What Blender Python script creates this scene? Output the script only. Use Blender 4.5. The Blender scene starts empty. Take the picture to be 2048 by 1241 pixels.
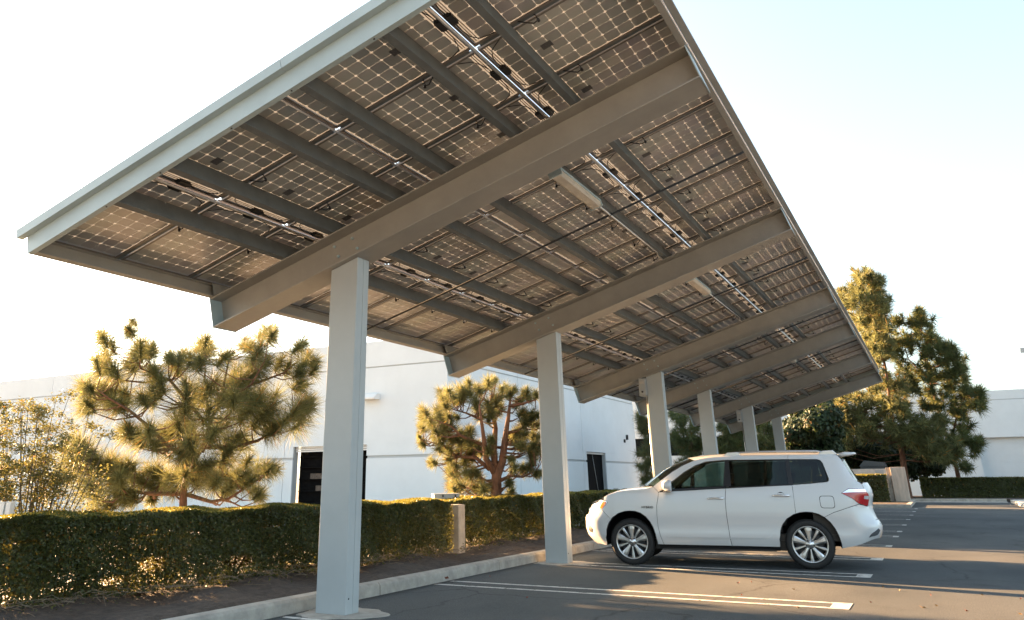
import bpy, bmesh, math, random
import numpy as np
from mathutils import Vector, Matrix
from mathutils.geometry import delaunay_2d_cdt
random.seed(7); RNG = np.random.default_rng(11)
SC = bpy.context.scene; COL = SC.collection
R = math.radians

# ------------------------------------------------------------------ camera, sky, sun, exposure
FPX, YAW, PITCH, ROLL, PPX, PPY = 1598.84, -29.382, 20.2131, -0.5209, -109.22, -246.69
CAMP = np.array([6.0145, -7.9023, 1.3503])
a_, b_, c_ = R(YAW), R(PITCH), R(ROLL)
CF = np.array([math.sin(a_)*math.cos(b_), math.cos(a_)*math.cos(b_), math.sin(b_)])
CR = np.array([math.cos(a_), -math.sin(a_), 0.0]); CU = np.cross(CR, CF)
CR, CU = CR*math.cos(c_)+CU*math.sin(c_), -CR*math.sin(c_)+CU*math.cos(c_)
cam = bpy.data.cameras.new('camera'); camo = bpy.data.objects.new('camera', cam); COL.objects.link(camo)
cam.sensor_width = 36; cam.lens = FPX/2048*36
cam.shift_x = -PPX/2048; cam.shift_y = PPY/2048
cam.clip_start = .05; cam.clip_end = 3000
camo.matrix_world = Matrix(((CR[0], CU[0], -CF[0], CAMP[0]), (CR[1], CU[1], -CF[1], CAMP[1]), (CR[2], CU[2], -CF[2], CAMP[2]), (0, 0, 0, 1)))
SC.camera = camo
SUN_EL, SUN_AZ = R(13.0), R(167.0)          # azimuth counted anticlockwise from +X: the sun stands at -X, a little towards +Y
SUNV = Vector((math.cos(SUN_EL)*math.cos(SUN_AZ), math.cos(SUN_EL)*math.sin(SUN_AZ), math.sin(SUN_EL)))
W = bpy.data.worlds.new('World'); SC.world = W; W.use_nodes = True
nt = W.node_tree; bg = nt.nodes['Background']
sky = nt.nodes.new('ShaderNodeTexSky'); sky.sky_type = 'NISHITA'; sky.sun_disc = False
sky.sun_elevation = SUN_EL; sky.sun_rotation = R(90)-SUN_AZ
sky.air_density = 1.0; sky.dust_density = 3.0; sky.ozone_density = 1.5
hsv = nt.nodes.new('ShaderNodeHueSaturation'); hsv.inputs['Saturation'].default_value = .62
nt.links.new(sky.outputs[0], hsv.inputs['Color'])
mxs = nt.nodes.new('ShaderNodeMixRGB'); mxs.blend_type = 'MULTIPLY'; mxs.inputs[0].default_value = 1; mxs.inputs[2].default_value = (.93, 1.0, 1.0, 1)
nt.links.new(hsv.outputs[0], mxs.inputs[1]); nt.links.new(mxs.outputs[0], bg.inputs[0]); bg.inputs[1].default_value = 0.05
sl = bpy.data.lights.new('sun', 'SUN'); sl.energy = 5; sl.angle = R(.5); sl.color = (1, .585, .28)
so = bpy.data.objects.new('sun', sl); COL.objects.link(so); so.rotation_euler = SUNV.to_track_quat('Z', 'Y').to_euler()
SC.view_settings.view_transform = 'Standard'; SC.view_settings.look = 'None'
SC.view_settings.exposure = 3.6; SC.view_settings.gamma = 1; SC.view_settings.use_curve_mapping = False

def px(u, v, dist):                           # a pixel of the photograph at a horizontal distance from the camera
    d = CF + CR*(u-1024-PPX)/FPX - CU*(v-620.5-PPY)/FPX
    return CAMP + d*dist/math.hypot(d[0], d[1])
# ------------------------------------------------------------------ materials
MATS = {}
def mat(name, col, rough=.6, metal=0., noise=0., nscale=8., bump=0., bscale=60., spec=.5, coat=0., trans=0., tcol=None, stretch=None, var2=None):
    m = bpy.data.materials.new(name); m.use_nodes = True; MATS[name] = m
    N = m.node_tree.nodes; L = m.node_tree.links; p = N['Principled BSDF']
    p.inputs['Roughness'].default_value = rough; p.inputs['Metallic'].default_value = metal
    p.inputs['Specular IOR Level'].default_value = spec; p.inputs['Coat Weight'].default_value = coat
    p.inputs['Coat Roughness'].default_value = .05
    c = (*col, 1); src = None
    tc = N.new('ShaderNodeTexCoord'); co = tc.outputs['Object']
    if stretch:
        mp = N.new('ShaderNodeMapping'); mp.inputs['Scale'].default_value = stretch; L.new(co, mp.inputs[0]); co = mp.outputs[0]
    if noise > 0:
        t = N.new('ShaderNodeTexNoise'); t.inputs['Scale'].default_value = nscale; t.inputs['Detail'].default_value = 6; t.inputs['Roughness'].default_value = .65
        L.new(co, t.inputs['Vector'])
        r = N.new('ShaderNodeValToRGB'); r.color_ramp.elements[0].position = .3; r.color_ramp.elements[1].position = .72
        lo = var2 if var2 else tuple(x*(1-noise) for x in col)
        r.color_ramp.elements[0].color = (*lo, 1); r.color_ramp.elements[1].color = (*[min(1, x*(1+noise*.5)) for x in col], 1)
        L.new(t.outputs['Fac'], r.inputs[0]); src = r.outputs[0]; L.new(src, p.inputs['Base Color'])
    else: p.inputs['Base Color'].default_value = c
    if bump > 0:
        t2 = N.new('ShaderNodeTexNoise'); t2.inputs['Scale'].default_value = bscale; t2.inputs['Detail'].default_value = 4
        L.new(co, t2.inputs['Vector'])
        bp = N.new('ShaderNodeBump'); bp.inputs['Strength'].default_value = bump; bp.inputs['Distance'].default_value = .02
        L.new(t2.outputs['Fac'], bp.inputs['Height']); L.new(bp.outputs[0], p.inputs['Normal'])
    if trans > 0:
        tr = N.new('ShaderNodeBsdfTranslucent'); tr.inputs[0].default_value = (*(tcol or col), 1)
        mx = N.new('ShaderNodeMixShader'); mx.inputs[0].default_value = trans
        out = N['Material Output']; L.new(p.outputs[0], mx.inputs[1]); L.new(tr.outputs[0], mx.inputs[2]); L.new(mx.outputs[0], out.inputs[0])
    return m
def leafmat(name, col, tcol, trans=.4, var=.35, rough=.55):      # foliage: per-leaf tint from a random face attribute
    m = mat(name, col, rough, trans=trans, tcol=tcol, spec=.3)
    N = m.node_tree.nodes; L = m.node_tree.links; p = N['Principled BSDF']
    at = N.new('ShaderNodeAttribute'); at.attribute_name = 'tint'
    for sock, cc in ((p.inputs['Base Color'], col), ([n for n in N if n.type == 'BSDF_TRANSLUCENT'][0].inputs[0], tcol)):
        r = N.new('ShaderNodeValToRGB'); r.color_ramp.elements[0].color = (*[x*(1-var) for x in cc], 1)
        r.color_ramp.elements[1].color = (*[min(1, x*(1+var)) for x in cc], 1)
        e = r.color_ramp.elements.new(.93); e.color = (*[min(1, x*(1+var*.6)) for x in cc], 1)
        r.color_ramp.elements[-1].color = (min(1, cc[0]*2.2+.05), cc[1]*1.25, cc[2]*.8, 1)
        L.new(at.outputs['Fac'], r.inputs[0]); L.new(r.outputs[0], sock)
    return m
steel = mat('painted_steel', (.31, .30, .27), .5, noise=.12, nscale=2.5, bump=.04, bscale=90)
steel2 = mat('sky_tinted_steel_trim', (.37, .465, .49), .5, noise=.1, nscale=2.0)  # blue of the reflected sky is put into this trim colour
postm = mat('painted_post', (.40, .43, .43), .55, noise=.08, nscale=1.5, bump=.05, bscale=120)
purl = mat('purlin_steel', (.115, .13, .132), .55, noise=.25, nscale=3, bump=.03)
galv = mat('galvanised_pipe', (.80, .78, .75), .40, metal=1., noise=.15, nscale=12)
alu = mat('panel_frame_metal', (.20, .18, .16), .45, metal=.3, noise=.2, nscale=6)
black = mat('black_plastic', (.012, .013, .015), .45)
lensm = mat('lamp_lens', (.62, .55, .44), .35, noise=.25, nscale=4, stretch=(2, 1, 1))
back = mat('panel_backsheet', (.66, .64, .58), .5, trans=.5, tcol=(.44, .45, .46))
label = mat('panel_sticker', (.10, .10, .10), .5, noise=.5, nscale=60)
def cellmat():
    m = mat('solar_cell', (.085, .080, .072), .30, spec=.8)
    N = m.node_tree.nodes; L = m.node_tree.links; p = N['Principled BSDF']
    g = N.new('ShaderNodeNewGeometry'); oi = N.new('ShaderNodeObjectInfo')
    ad = N.new('ShaderNodeMath'); ad.operation = 'ADD'; L.new(g.outputs['Random Per Island'], ad.inputs[0]); L.new(oi.outputs['Random'], ad.inputs[1])
    fr = N.new('ShaderNodeMath'); fr.operation = 'FRACT'; L.new(ad.outputs[0], fr.inputs[0])
    r = N.new('ShaderNodeValToRGB'); r.color_ramp.elements[0].color = (.30, .285, .26, 1); r.color_ramp.elements[1].color = (.43, .39, .315, 1)
    L.new(fr.outputs[0], r.inputs[0])
    tc = N.new('ShaderNodeTexCoord'); t = N.new('ShaderNodeTexNoise'); t.inputs['Scale'].default_value = 1.3; t.inputs['Detail'].default_value = 5
    L.new(tc.outputs['Object'], t.inputs['Vector'])
    mx = N.new('ShaderNodeMixRGB'); mx.blend_type = 'MULTIPLY'; mx.inputs[0].default_value = .6
    L.new(r.outputs[0], mx.inputs[1]); L.new(t.outputs['Color'], mx.inputs[2])
    hs = N.new('ShaderNodeHueSaturation'); hs.inputs['Saturation'].default_value = .45; hs.inputs['Value'].default_value = 1.5
    L.new(mx.outputs[0], hs.inputs['Color']); L.new(hs.outputs[0], p.inputs['Base Color'])
    return m
cell = cellmat()
def asphaltmat():
    m = mat('asphalt_surface', (.07, .068, .066), .85, spec=.25)
    N = m.node_tree.nodes; L = m.node_tree.links; p = N['Principled BSDF']
    tc = N.new('ShaderNodeTexCoord')
    def noise(s, d=5, st=None):
        t = N.new('ShaderNodeTexNoise'); t.inputs['Scale'].default_value = s; t.inputs['Detail'].default_value = d
        if st:
            mp = N.new('ShaderNodeMapping'); mp.inputs['Scale'].default_value = st; L.new(tc.outputs['Object'], mp.inputs[0]); L.new(mp.outputs[0], t.inputs['Vector'])
        else: L.new(tc.outputs['Object'], t.inputs['Vector'])
        return t
    big = noise(.55, 7, (1, .6, 1)); fine = noise(75, 5); mid = noise(14, 6)
    r = N.new('ShaderNodeValToRGB'); r.color_ramp.elements[0].position = .32; r.color_ramp.elements[1].position = .7
    r.color_ramp.elements[0].color = (.052, .060, .064, 1); r.color_ramp.elements[1].color = (.096, .103, .104, 1); L.new(big.outputs['Fac'], r.inputs[0])
    r2 = N.new('ShaderNodeValToRGB'); r2.color_ramp.elements[0].position = .35; r2.color_ramp.elements[1].position = .75
    r2.color_ramp.elements[0].color = (.50, .50, .50, 1); r2.color_ramp.elements[1].color = (1.75, 1.72, 1.66, 1); L.new(fine.outputs['Fac'], r2.inputs[0])
    r3 = N.new('ShaderNodeValToRGB'); r3.color_ramp.elements[0].color = (.72, .72, .72, 1); r3.color_ramp.elements[1].color = (1.25, 1.25, 1.25, 1); L.new(mid.outputs['Fac'], r3.inputs[0])
    m1 = N.new('ShaderNodeMixRGB'); m1.blend_type = 'MULTIPLY'; m1.inputs[0].default_value = 1; L.new(r.outputs[0], m1.inputs[1]); L.new(r2.outputs[0], m1.inputs[2])
    m2 = N.new('ShaderNodeMixRGB'); m2.blend_type = 'MULTIPLY'; m2.inputs[0].default_value = 1; L.new(m1.outputs[0], m2.inputs[1]); L.new(r3.outputs[0], m2.inputs[2])
    # hairline cracks and oil spots
    wv = noise(1.6, 4); mp2 = N.new('ShaderNodeMixRGB'); mp2.inputs[0].default_value = .35; L.new(tc.outputs['Object'], mp2.inputs[1]); L.new(wv.outputs['Color'], mp2.inputs[2])
    vo = N.new('ShaderNodeTexVoronoi'); vo.feature = 'DISTANCE_TO_EDGE'; vo.inputs['Scale'].default_value = .42; L.new(mp2.outputs[0], vo.inputs['Vector'])
    cr = N.new('ShaderNodeValToRGB'); cr.color_ramp.elements[0].position = 0; cr.color_ramp.elements[1].position = .006
    cr.color_ramp.elements[0].color = (.45, .45, .45, 1); cr.color_ramp.elements[1].color = (1, 1, 1, 1); L.new(vo.outputs['Distance'], cr.inputs[0])
    ol = noise(.9, 2); orr = N.new('ShaderNodeValToRGB'); orr.color_ramp.elements[0].position = .64; orr.color_ramp.elements[1].position = .74
    orr.color_ramp.elements[0].color = (1, 1, 1, 1); orr.color_ramp.elements[1].color = (.62, .62, .63, 1); L.new(ol.outputs['Fac'], orr.inputs[0])
    for nd in (cr, orr):
        mm = N.new('ShaderNodeMixRGB'); mm.blend_type = 'MULTIPLY'; mm.inputs[0].default_value = 1; L.new(m2.outputs[0], mm.inputs[1]); L.new(nd.outputs[0], mm.inputs[2]); m2 = mm
    L.new(m2.outputs[0], p.inputs['Base Color'])
    bp = N.new('ShaderNodeBump'); bp.inputs['Strength'].default_value = .5; bp.inputs['Distance'].default_value = .006
    L.new(fine.outputs['Fac'], bp.inputs['Height']); L.new(bp.outputs[0], p.inputs['Normal'])
    return m
asph = asphaltmat()
def paintmat():                               # worn road paint: chips show the asphalt below
    m = mat('road_paint', (.60, .59, .55), .7, noise=.25, nscale=20)
    N = m.node_tree.nodes; L = m.node_tree.links; p = N['Principled BSDF']
    tc = N.new('ShaderNodeTexCoord'); t = N.new('ShaderNodeTexNoise'); t.inputs['Scale'].default_value = 9; t.inputs['Detail'].default_value = 9; t.inputs['Roughness'].default_value = .8
    L.new(tc.outputs['Object'], t.inputs['Vector'])
    r = N.new('ShaderNodeValToRGB'); r.color_ramp.elements[0].position = .40; r.color_ramp.elements[1].position = .46
    r.color_ramp.elements[0].color = (0, 0, 0, 1); L.new(t.outputs['Fac'], r.inputs[0])
    tr = N.new('ShaderNodeBsdfTransparent'); mx = N.new('ShaderNodeMixShader')
    L.new(r.outputs[0], mx.inputs[0]); L.new(tr.outputs[0], mx.inputs[1]); L.new(p.outputs[0], mx.inputs[2]); L.new(mx.outputs[0], N['Material Output'].inputs[0])
    return m
paint = paintmat()
conc = mat('concrete', (.40, .37, .32), .85, noise=.35, nscale=5, bump=.25, bscale=70)
concw = mat('pale_concrete', (.55, .52, .47), .85, noise=.25, nscale=4, bump=.2, bscale=60)
pierm = mat('stained_concrete', (.42, .36, .29), .85, noise=.45, nscale=3, bump=.2, bscale=60, stretch=(1, 1, .7))
soil = mat('soil', (.075, .055, .040), .95, noise=.6, nscale=9, bump=.9, bscale=28)
apron = mat('pale_paving', (.42, .39, .34), .9, noise=.25, nscale=1.5, bump=.1)
groundm = mat('dry_ground', (.16, .13, .09), .95, noise=.4, nscale=.4)
wallm = mat('white_wall_paint', (.66, .71, .73), .8, noise=.07, nscale=.6, bump=.08, bscale=40)
wallin = mat('wall_joint', (.42, .45, .46), .85)
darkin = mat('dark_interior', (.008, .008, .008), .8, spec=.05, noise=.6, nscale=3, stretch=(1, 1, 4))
white = mat('white_enamel', (.72, .72, .70), .4)
boxm = mat('grey_cabinet', (.36, .38, .38), .45, noise=.1, nscale=8)
bark = mat('pine_bark', (.17, .085, .05), .9, noise=.55, nscale=14, bump=.8, bscale=35, stretch=(1, 1, .35))
bark2 = mat('grey_bark', (.11, .085, .065), .9, noise=.5, nscale=16, bump=.6, bscale=40)
twigm = mat('dry_twig', (.20, .15, .10), .9)
litter = mat('dry_leaf', (.42, .27, .13), .8, noise=.5, nscale=30)
redleaf = mat('red_dry_leaf', (.24, .07, .04), .8, noise=.4, nscale=40)
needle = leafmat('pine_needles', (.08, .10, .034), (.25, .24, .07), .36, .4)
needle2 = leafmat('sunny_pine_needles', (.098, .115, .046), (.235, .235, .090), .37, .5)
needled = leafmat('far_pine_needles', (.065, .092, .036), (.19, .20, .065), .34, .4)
hedgem = leafmat('hedge_leaves', (.066, .080, .026), (.24, .22, .045), .34, .55, rough=.34)
shrubm = leafmat('yellow_shrub_leaves', (.105, .115, .04), (.22, .205, .06), .33, .45)
broad = leafmat('shaded_broad_leaves', (.026, .046, .018), (.05, .075, .02), .22, .45)  # dark green leaves, translucency cut to stand in for the building's shade
glassb = mat('dark_glass', (.008, .011, .013), .05, spec=.3)

# ------------------------------------------------------------------ mesh helpers
class MB:
    def __init__(s): s.v = []; s.f = []; s.sm = []
    def add(s, vs, fs, smooth=False):
        o = len(s.v); s.v += [tuple(map(float, q)) for q in vs]
        for f in fs: s.f.append(tuple(i+o for i in f)); s.sm.append(smooth)
    def box(s, a, b):
        x0, y0, z0 = a; x1, y1, z1 = b
        s.add([(x0,y0,z0),(x1,y0,z0),(x1,y1,z0),(x0,y1,z0),(x0,y0,z1),(x1,y0,z1),(x1,y1,z1),(x0,y1,z1)],
              [(3,2,1,0),(4,5,6,7),(0,1,5,4),(1,2,6,5),(2,3,7,6),(3,0,4,7)]); return s
    def tube(s, pts, rad, n=8, cap=True):
        pts = [Vector(q) for q in pts]; rad = rad if hasattr(rad, '__len__') else [rad]*len(pts)
        vs = []; fs = []; up = None
        for i, q in enumerate(pts):
            d = (pts[min(i+1, len(pts)-1)]-pts[max(i-1, 0)])
            d = d.normalized() if d.length > 1e-9 else Vector((0, 0, 1))
            if up is None: up = d.orthogonal().normalized()
            else:
                up = up-d*up.dot(d); up = up.normalized() if up.length > 1e-6 else d.orthogonal().normalized()
            w = d.cross(up)
            for k in range(n):
                t = 2*math.pi*k/n; vs.append(q+(up*math.cos(t)+w*math.sin(t))*rad[i])
        for i in range(len(pts)-1):
            for k in range(n): fs.append((i*n+k, i*n+(k+1)%n, (i+1)*n+(k+1)%n, (i+1)*n+k))
        if cap: fs.append(tuple(range(n))[::-1]); fs.append(tuple(range((len(pts)-1)*n, len(pts)*n)))
        s.add(vs, fs, True); return s
    def lathe(s, prof, n=32, M=None, smooth=True, closed=False):       # prof (r, h) about local Z
        vs = []; fs = []; m = len(prof)
        for k in range(n):
            t = 2*math.pi*k/n
            for r, h in prof:
                q = Vector((r*math.cos(t), r*math.sin(t), h)); vs.append(M@q if M else q)
        for k in range(n):
            for i in range(m-1+(1 if closed else 0)): fs.append((k*m+i, k*m+(i+1)%m, ((k+1)%n)*m+(i+1)%m, ((k+1)%n)*m+i))
        s.add(vs, fs, smooth); return s
    def prism(s, poly, y0, y1, axes=(0, 2, 1)):       # polygon in two axes, pushed along the third
        n = len(poly); vs = []
        for y in (y0, y1):
            for p in poly:
                q = [0, 0, 0]; q[axes[0]] = p[0]; q[axes[1]] = p[1]; q[axes[2]] = y; vs.append(q)
        s.add(vs, [tuple(range(n))[::-1], tuple(range(n, 2*n))]+[(i, (i+1)%n, n+(i+1)%n, n+i) for i in range(n)]); return s
    def mesh(s, name, m, fix=True, bevel=0):
        me = bpy.data.meshes.new(name); me.from_pydata(s.v, [], s.f); me.materials.append(m)
        me.polygons.foreach_set('use_smooth', s.sm)
        if fix:
            b = bmesh.new(); b.from_mesh(me)
            bmesh.ops.recalc_face_normals(b, faces=b.faces)
            if bevel: 
                bmesh.ops.bevel(b, geom=[e for e in b.edges if len(e.link_faces) == 2 and e.calc_face_angle(0) > .6], offset=bevel, segments=2, affect='EDGES', profile=.6)
            b.to_mesh(me); b.free()
        me.update(); return me
def link(name, me, parent=None, loc=None, rot=None, stuff=False, lab=None):
    o = bpy.data.objects.new(name, me); COL.objects.link(o)
    if parent: o.parent = parent
    if loc is not None: o.location = loc
    if rot is not None: o.rotation_euler = rot
    if stuff: o['kind'] = 'stuff'
    if lab: o['label'] = lab
    return o
def obj(name, mb, m, parent=None, **k):
    bev = k.pop('bevel', 0); return link(name, mb.mesh(name, m, bevel=bev), parent, **k)
def tag(o, lab, cat, group=None):
    o['label'] = lab; o['category'] = cat
    if group: o['group'] = group
    return o
def thing(name, lab, cat, loc=(0, 0, 0), rz=0, group=None):
    o = bpy.data.objects.new(name, None); COL.objects.link(o); o.location = loc; o.rotation_euler = (0, 0, rz); o.empty_display_size = .2
    return tag(o, lab, cat, group)
def struct(o): o['kind'] = 'structure'; return o
def box(a, b): return MB().box(a, b)
def fast(name, V, F, m, parent=None, tint=None, stuff=False, n=3):   # big leaf meshes straight from arrays
    me = bpy.data.meshes.new(name); V = np.asarray(V, np.float32); F = np.asarray(F, np.int32)
    me.vertices.add(len(V)); me.vertices.foreach_set('co', V.ravel())
    me.loops.add(F.size); me.loops.foreach_set('vertex_index', F.ravel())
    me.polygons.add(len(F)); me.polygons.foreach_set('loop_start', np.arange(0, F.size, n, dtype=np.int32))
    me.update(calc_edges=True)
    if tint is not None:
        at = me.attributes.new('tint', 'FLOAT', 'FACE'); at.data.foreach_set('value', np.asarray(tint, np.float32))
    me.materials.append(m); return link(name, me, parent, stuff=stuff)

# ------------------------------------------------------------------ ground, kerb, markings
def sheet(name, x0, y0, x1, y1, z, m, n=1, wob=0):
    V = []; F = []
    for i in range(n+1):
        for j in range(n+1): V.append((x0+(x1-x0)*i/n, y0+(y1-y0)*j/n, z+(random.uniform(-wob, wob) if wob else 0)))
    for i in range(n):
        for j in range(n): q = i*(n+1)+j; F.append((q, q+n+1, q+n+2, q+1))
    b = MB(); b.add(V, F, wob > 0); return struct(obj(name, b, m))
sheet('ground', -900, -900, 900, 900, -.02, groundm)
sheet('asphalt', -.44, -40, 60, 75, 0, asph)
sheet('paving', -60, -60, -3.7, 48, -.008, apron)
# planting strip with uneven soil
V = []; F = []; ny = 260; nx = 22
for i in range(nx+1):
    for j in range(ny+1):
        x = -3.9+(3.9-.56)*i/nx; y = -14+50*j/ny
        e = min(1, i/3, (nx-i)/2)
        V.append((x, y, .02+.09*e+(.035*math.sin(x*3+y*1.7)+.02*math.sin(y*5.1+x*2)+random.uniform(-.018, .018))*e))
for i in range(nx):
    for j in range(ny): q = i*(ny+1)+j; F.append((q, q+ny+1, q+ny+2, q+1))
b = MB(); b.add(V, F, True); struct(obj('planting_soil', b, soil))
kerb = bpy.data.objects.new('kerb', None); COL.objects.link(kerb); struct(kerb)
ks = [-16, -12.6, -9.1, -5.7, -2.0, 1.45, 4.82, 8.11, 9.12, 12.4, 15.7, 19, 22.3, 25.6, 28.9, 32.2, 35.5]
for i in range(len(ks)-1):
    b = MB().prism([(-.60, -.15), (-.42, -.15), (-.435, .115), (-.465, .145), (-.60, .15)], ks[i]+.009, ks[i+1]-.009)
    obj('kerb_stone', b, conc, kerb, bevel=.006)
def pline(pts_boxes):
    b = MB()
    for x0, y0, x1, y1 in pts_boxes: b.add([(x0,y0,.004),(x1,y0,.004),(x1,y1,.004),(x0,y1,.004)], [(0,1,2,3)])
    return struct(obj('parking_line', b, paint))
for yc in (-.68, 2.92, 6.24, 9.12, 12.35, 15.6, 17.75, 21.2, 24.9, 28.7, 32.4, 36.0):
    h = .255; w = .09 if yc < 12 else .065; x1 = 4.9; e = .20 if yc < 12 else .12
    pline([(-.38, yc-h, x1-e, yc-h+w), (-.36, yc+h-w, x1-e, yc+h), (x1-e, yc-h, x1, yc+h)])
foot = []
# far kerbs, gutter, walk and verge on the right
fk = bpy.data.objects.new('far_kerb', None); COL.objects.link(fk); struct(fk)
for x in np.arange(4.3, 9.0, 1.5): obj('kerb_stone', box((x, 48.3, -.1), (min(x+1.49, 9.0), 48.5, .17)), conc, fk)
for y in np.arange(20, 47, 3.0): obj('kerb_stone', box((9.1-.0*y, y, -.1), (9.28, y+2.99, .15)), concw, fk)
obj('kerb_stone', box((1.5, 37.2, -.1), (4.6, 37.42, .15)), conc, fk); obj('kerb_stone', box((4.4, 37.43, -.1), (4.6, 48.29, .14)), conc, fk)
struct(obj('gutter', box((4.6, 47.3, -.05), (9.0, 48.29, .012)), concw))
struct(obj('sidewalk', box((9.29, 15, -.05), (30, 48.3, .13)), concw))
struct(obj('planter_bed', box((-.4, 37.43, -.05), (4.39, 48.5, .11)), soil))
struct(obj('bounce_slab', box((14, -60, -.05), (90, 14.9, .012)), concw))  # unseen pale slab, added to bounce warm sunlight onto the canopy underside
struct(obj('verge', box((-40, 48.51, -.05), (60, 58, .14)), soil))

# ------------------------------------------------------------------ buildings
def rectwall(root, face, rects, mat_, th=.06, name='wall_panel'):
    # rects in (u, z0..z1) on a wall plane; face maps (u, depth, z) to the world
    for (u0, z0, u1, z1) in rects:
        b = MB(); c = [face(u, d, z) for d in (0, th) for (u, z) in ((u0, z0), (u1, z0), (u1, z1), (u0, z1))]
        b.add(c, [(3,2,1,0),(4,5,6,7),(0,1,5,4),(1,2,6,5),(2,3,7,6),(3,0,4,7)])
        obj(name, b, mat_, root)
BX, AY, TOP = -9.35, 18.47, 6.62
wh = thing('warehouse', 'long white tilt-up concrete warehouse behind the pines, left of the solar carport', 'building', (BX, AY, 0))
inv = lambda q: (q[0]-BX, q[1]-AY, q[2])
fA = lambda u, d, z: inv((u, AY+d, z)); fB = lambda u, d, z: inv((BX-d, u, z))
g0, g1, m0, m1 = 5.58, 5.63, 2.19, 2.29
xs = [-60, -48.6, -40.7, -32.8, -24.92, -17.04, BX+.003]
for i in range(6):
    a, b_2 = xs[i]+.012, xs[i+1]-(.012 if i < 5 else 0)
    rectwall(wh, fA, [(a, g1, b_2, TOP), (a, m1, b_2, g0)] if i < 5 else [(a, g1, b_2, TOP), (a, 2.70, b_2, g0), (a, m1, -16.58, 2.699), (-12.94, m1, b_2, 2.699)], wallm)
    rectwall(wh, fA, [(a, 0, b_2, m0)] if i < 5 else [(a, 0, -16.58, m0), (-12.94, 0, b_2, m0)], wallm)
ys = [AY+.063, 24.6, 32.0, 40.7]
for i in range(3):
    a, b_2 = ys[i]+(.012 if i else 0), ys[i+1]-.012
    if i < 2: rectwall(wh, fB, [(a, g1, b_2, TOP), (a, m1, b_2, g0), (a, 0, b_2, m0)], wallm)
    else: rectwall(wh, fB, [(a, g1, b_2, TOP), (a, 2.70, b_2, g0), (a, m1, 32.5, 2.699), (35.3, m1, b_2, 2.699), (a, 0, 32.5, m0), (35.3, 0, b_2, m0)], wallm)
bk = MB()
for (u0, z0, u1, z1) in ((-60, 0, -16.6, TOP-.05), (-12.92, 0, BX-.02, TOP-.05), (-16.6, 2.72, -12.92, TOP-.05)):
    bk.box(inv((u0, AY+.04, z0)), inv((u1, AY+.35, z1)))
for (u0, z0, u1, z1) in ((AY+.36, 0, 32.48, TOP-.05), (35.32, 0, 40.68, TOP-.05), (32.48, 2.72, 35.32, TOP-.05)):
    bk.box(inv((BX-.35, u0, z0)), inv((BX-.04, u1, z1)))
obj('wall_core', bk, wallin, wh)
obj('roof', box(inv((-60, AY+.4, 6.0)), inv((BX-.4, 40.6, 6.1))), wallin, wh)
# dock door on the left wall: header rolls, dark opening, faint shelves
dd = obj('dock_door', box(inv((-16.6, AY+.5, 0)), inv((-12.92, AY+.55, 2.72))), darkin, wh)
for k, z in enumerate((2.50, 2.57, 2.635)): obj('door_header', box(inv((-16.57, AY+.16+.0*k, z)), inv((-12.95, AY+.22, z+.055))), white, dd)
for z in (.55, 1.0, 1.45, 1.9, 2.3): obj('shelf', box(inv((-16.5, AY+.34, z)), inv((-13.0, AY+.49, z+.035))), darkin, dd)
for (x, z, w, h) in ((-15.6, 1.03, .5, .2), (-14.7, 1.03, .35, .25), (-15.9, 1.48, .6, .2), (-14.2, .58, .6, .25), (-15.0, 1.93, .4, .15)):
    obj('stored_box', box(inv((x, AY+.33, z)), inv((x+w, AY+.48, z+h))), bark2 if w > .45 else bark, dd)
w2 = obj('window', box(inv((BX-.26, 32.49, 0)), inv((BX-.22, 35.31, 2.72))), mat('dim_window', (.006, .007, .008), .5, spec=.02), wh)
obj('window_head', box(inv((BX-.21, 32.51, 2.6)), inv((BX-.1, 35.29, 2.69))), white, w2)
obj('pull_cord', MB().tube([inv((BX-.2, 33.8, 2.6)), inv((BX-.2, 34.5, .5))], .012, 5), boxm, w2)
wl = thing('wall_light', 'small white wedge light on the white wall just right of the nearest post', 'wall light', (-12.75, AY, 4.35))
obj('housing', MB().prism([(0, 0), (0, .22), (-.18, .22), (-.42, .06), (-.42, 0)], -.38, .38, (1, 2, 0)), white, wl, bevel=.01)
obj('lens', box((-.36, -.40, -.012), (.36, -.04, -.001)), lensm, wl)
vt = obj('wall_vent', box((0, 36.2, .84), (.03, 36.9, .92)), boxm); vt.location.x = BX; tag(vt, 'small flat grey vent low on the white wall beside the narrow dark window', 'vent')
wb = thing('wall_bracket', 'pair of tiny dark pipe stubs high on the white wall near its far corner', 'bracket', (BX, 39.0, 3.45))
obj('stub', box((0, -.05, .05), (.12, .03, .32)), black, wb); obj('stub', box((0, -.5, -.12), (.10, -.44, .06)), black, wb)
# glazed office wing behind the middle posts
of = thing('office_building', 'white office block with a dark glass band behind the middle carport posts', 'building', (-6, 50, 0))
obj('wall', box((-26, 0, 0), (5.6, 8, 2.85)), wallm, of); obj('parapet', box((-26, 0, 4.05), (5.6, 8, 6.7)), wallm, of)
for k in range(13):
    x = -26+k*2.43; w = obj('window', box((x, .15, 2.86), (x+2.37, .25, 4.04)), glassb, of); obj('mullion', box((x+2.375, .05, 2.86), (x+2.425, .3, 4.04)), boxm, w)
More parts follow.
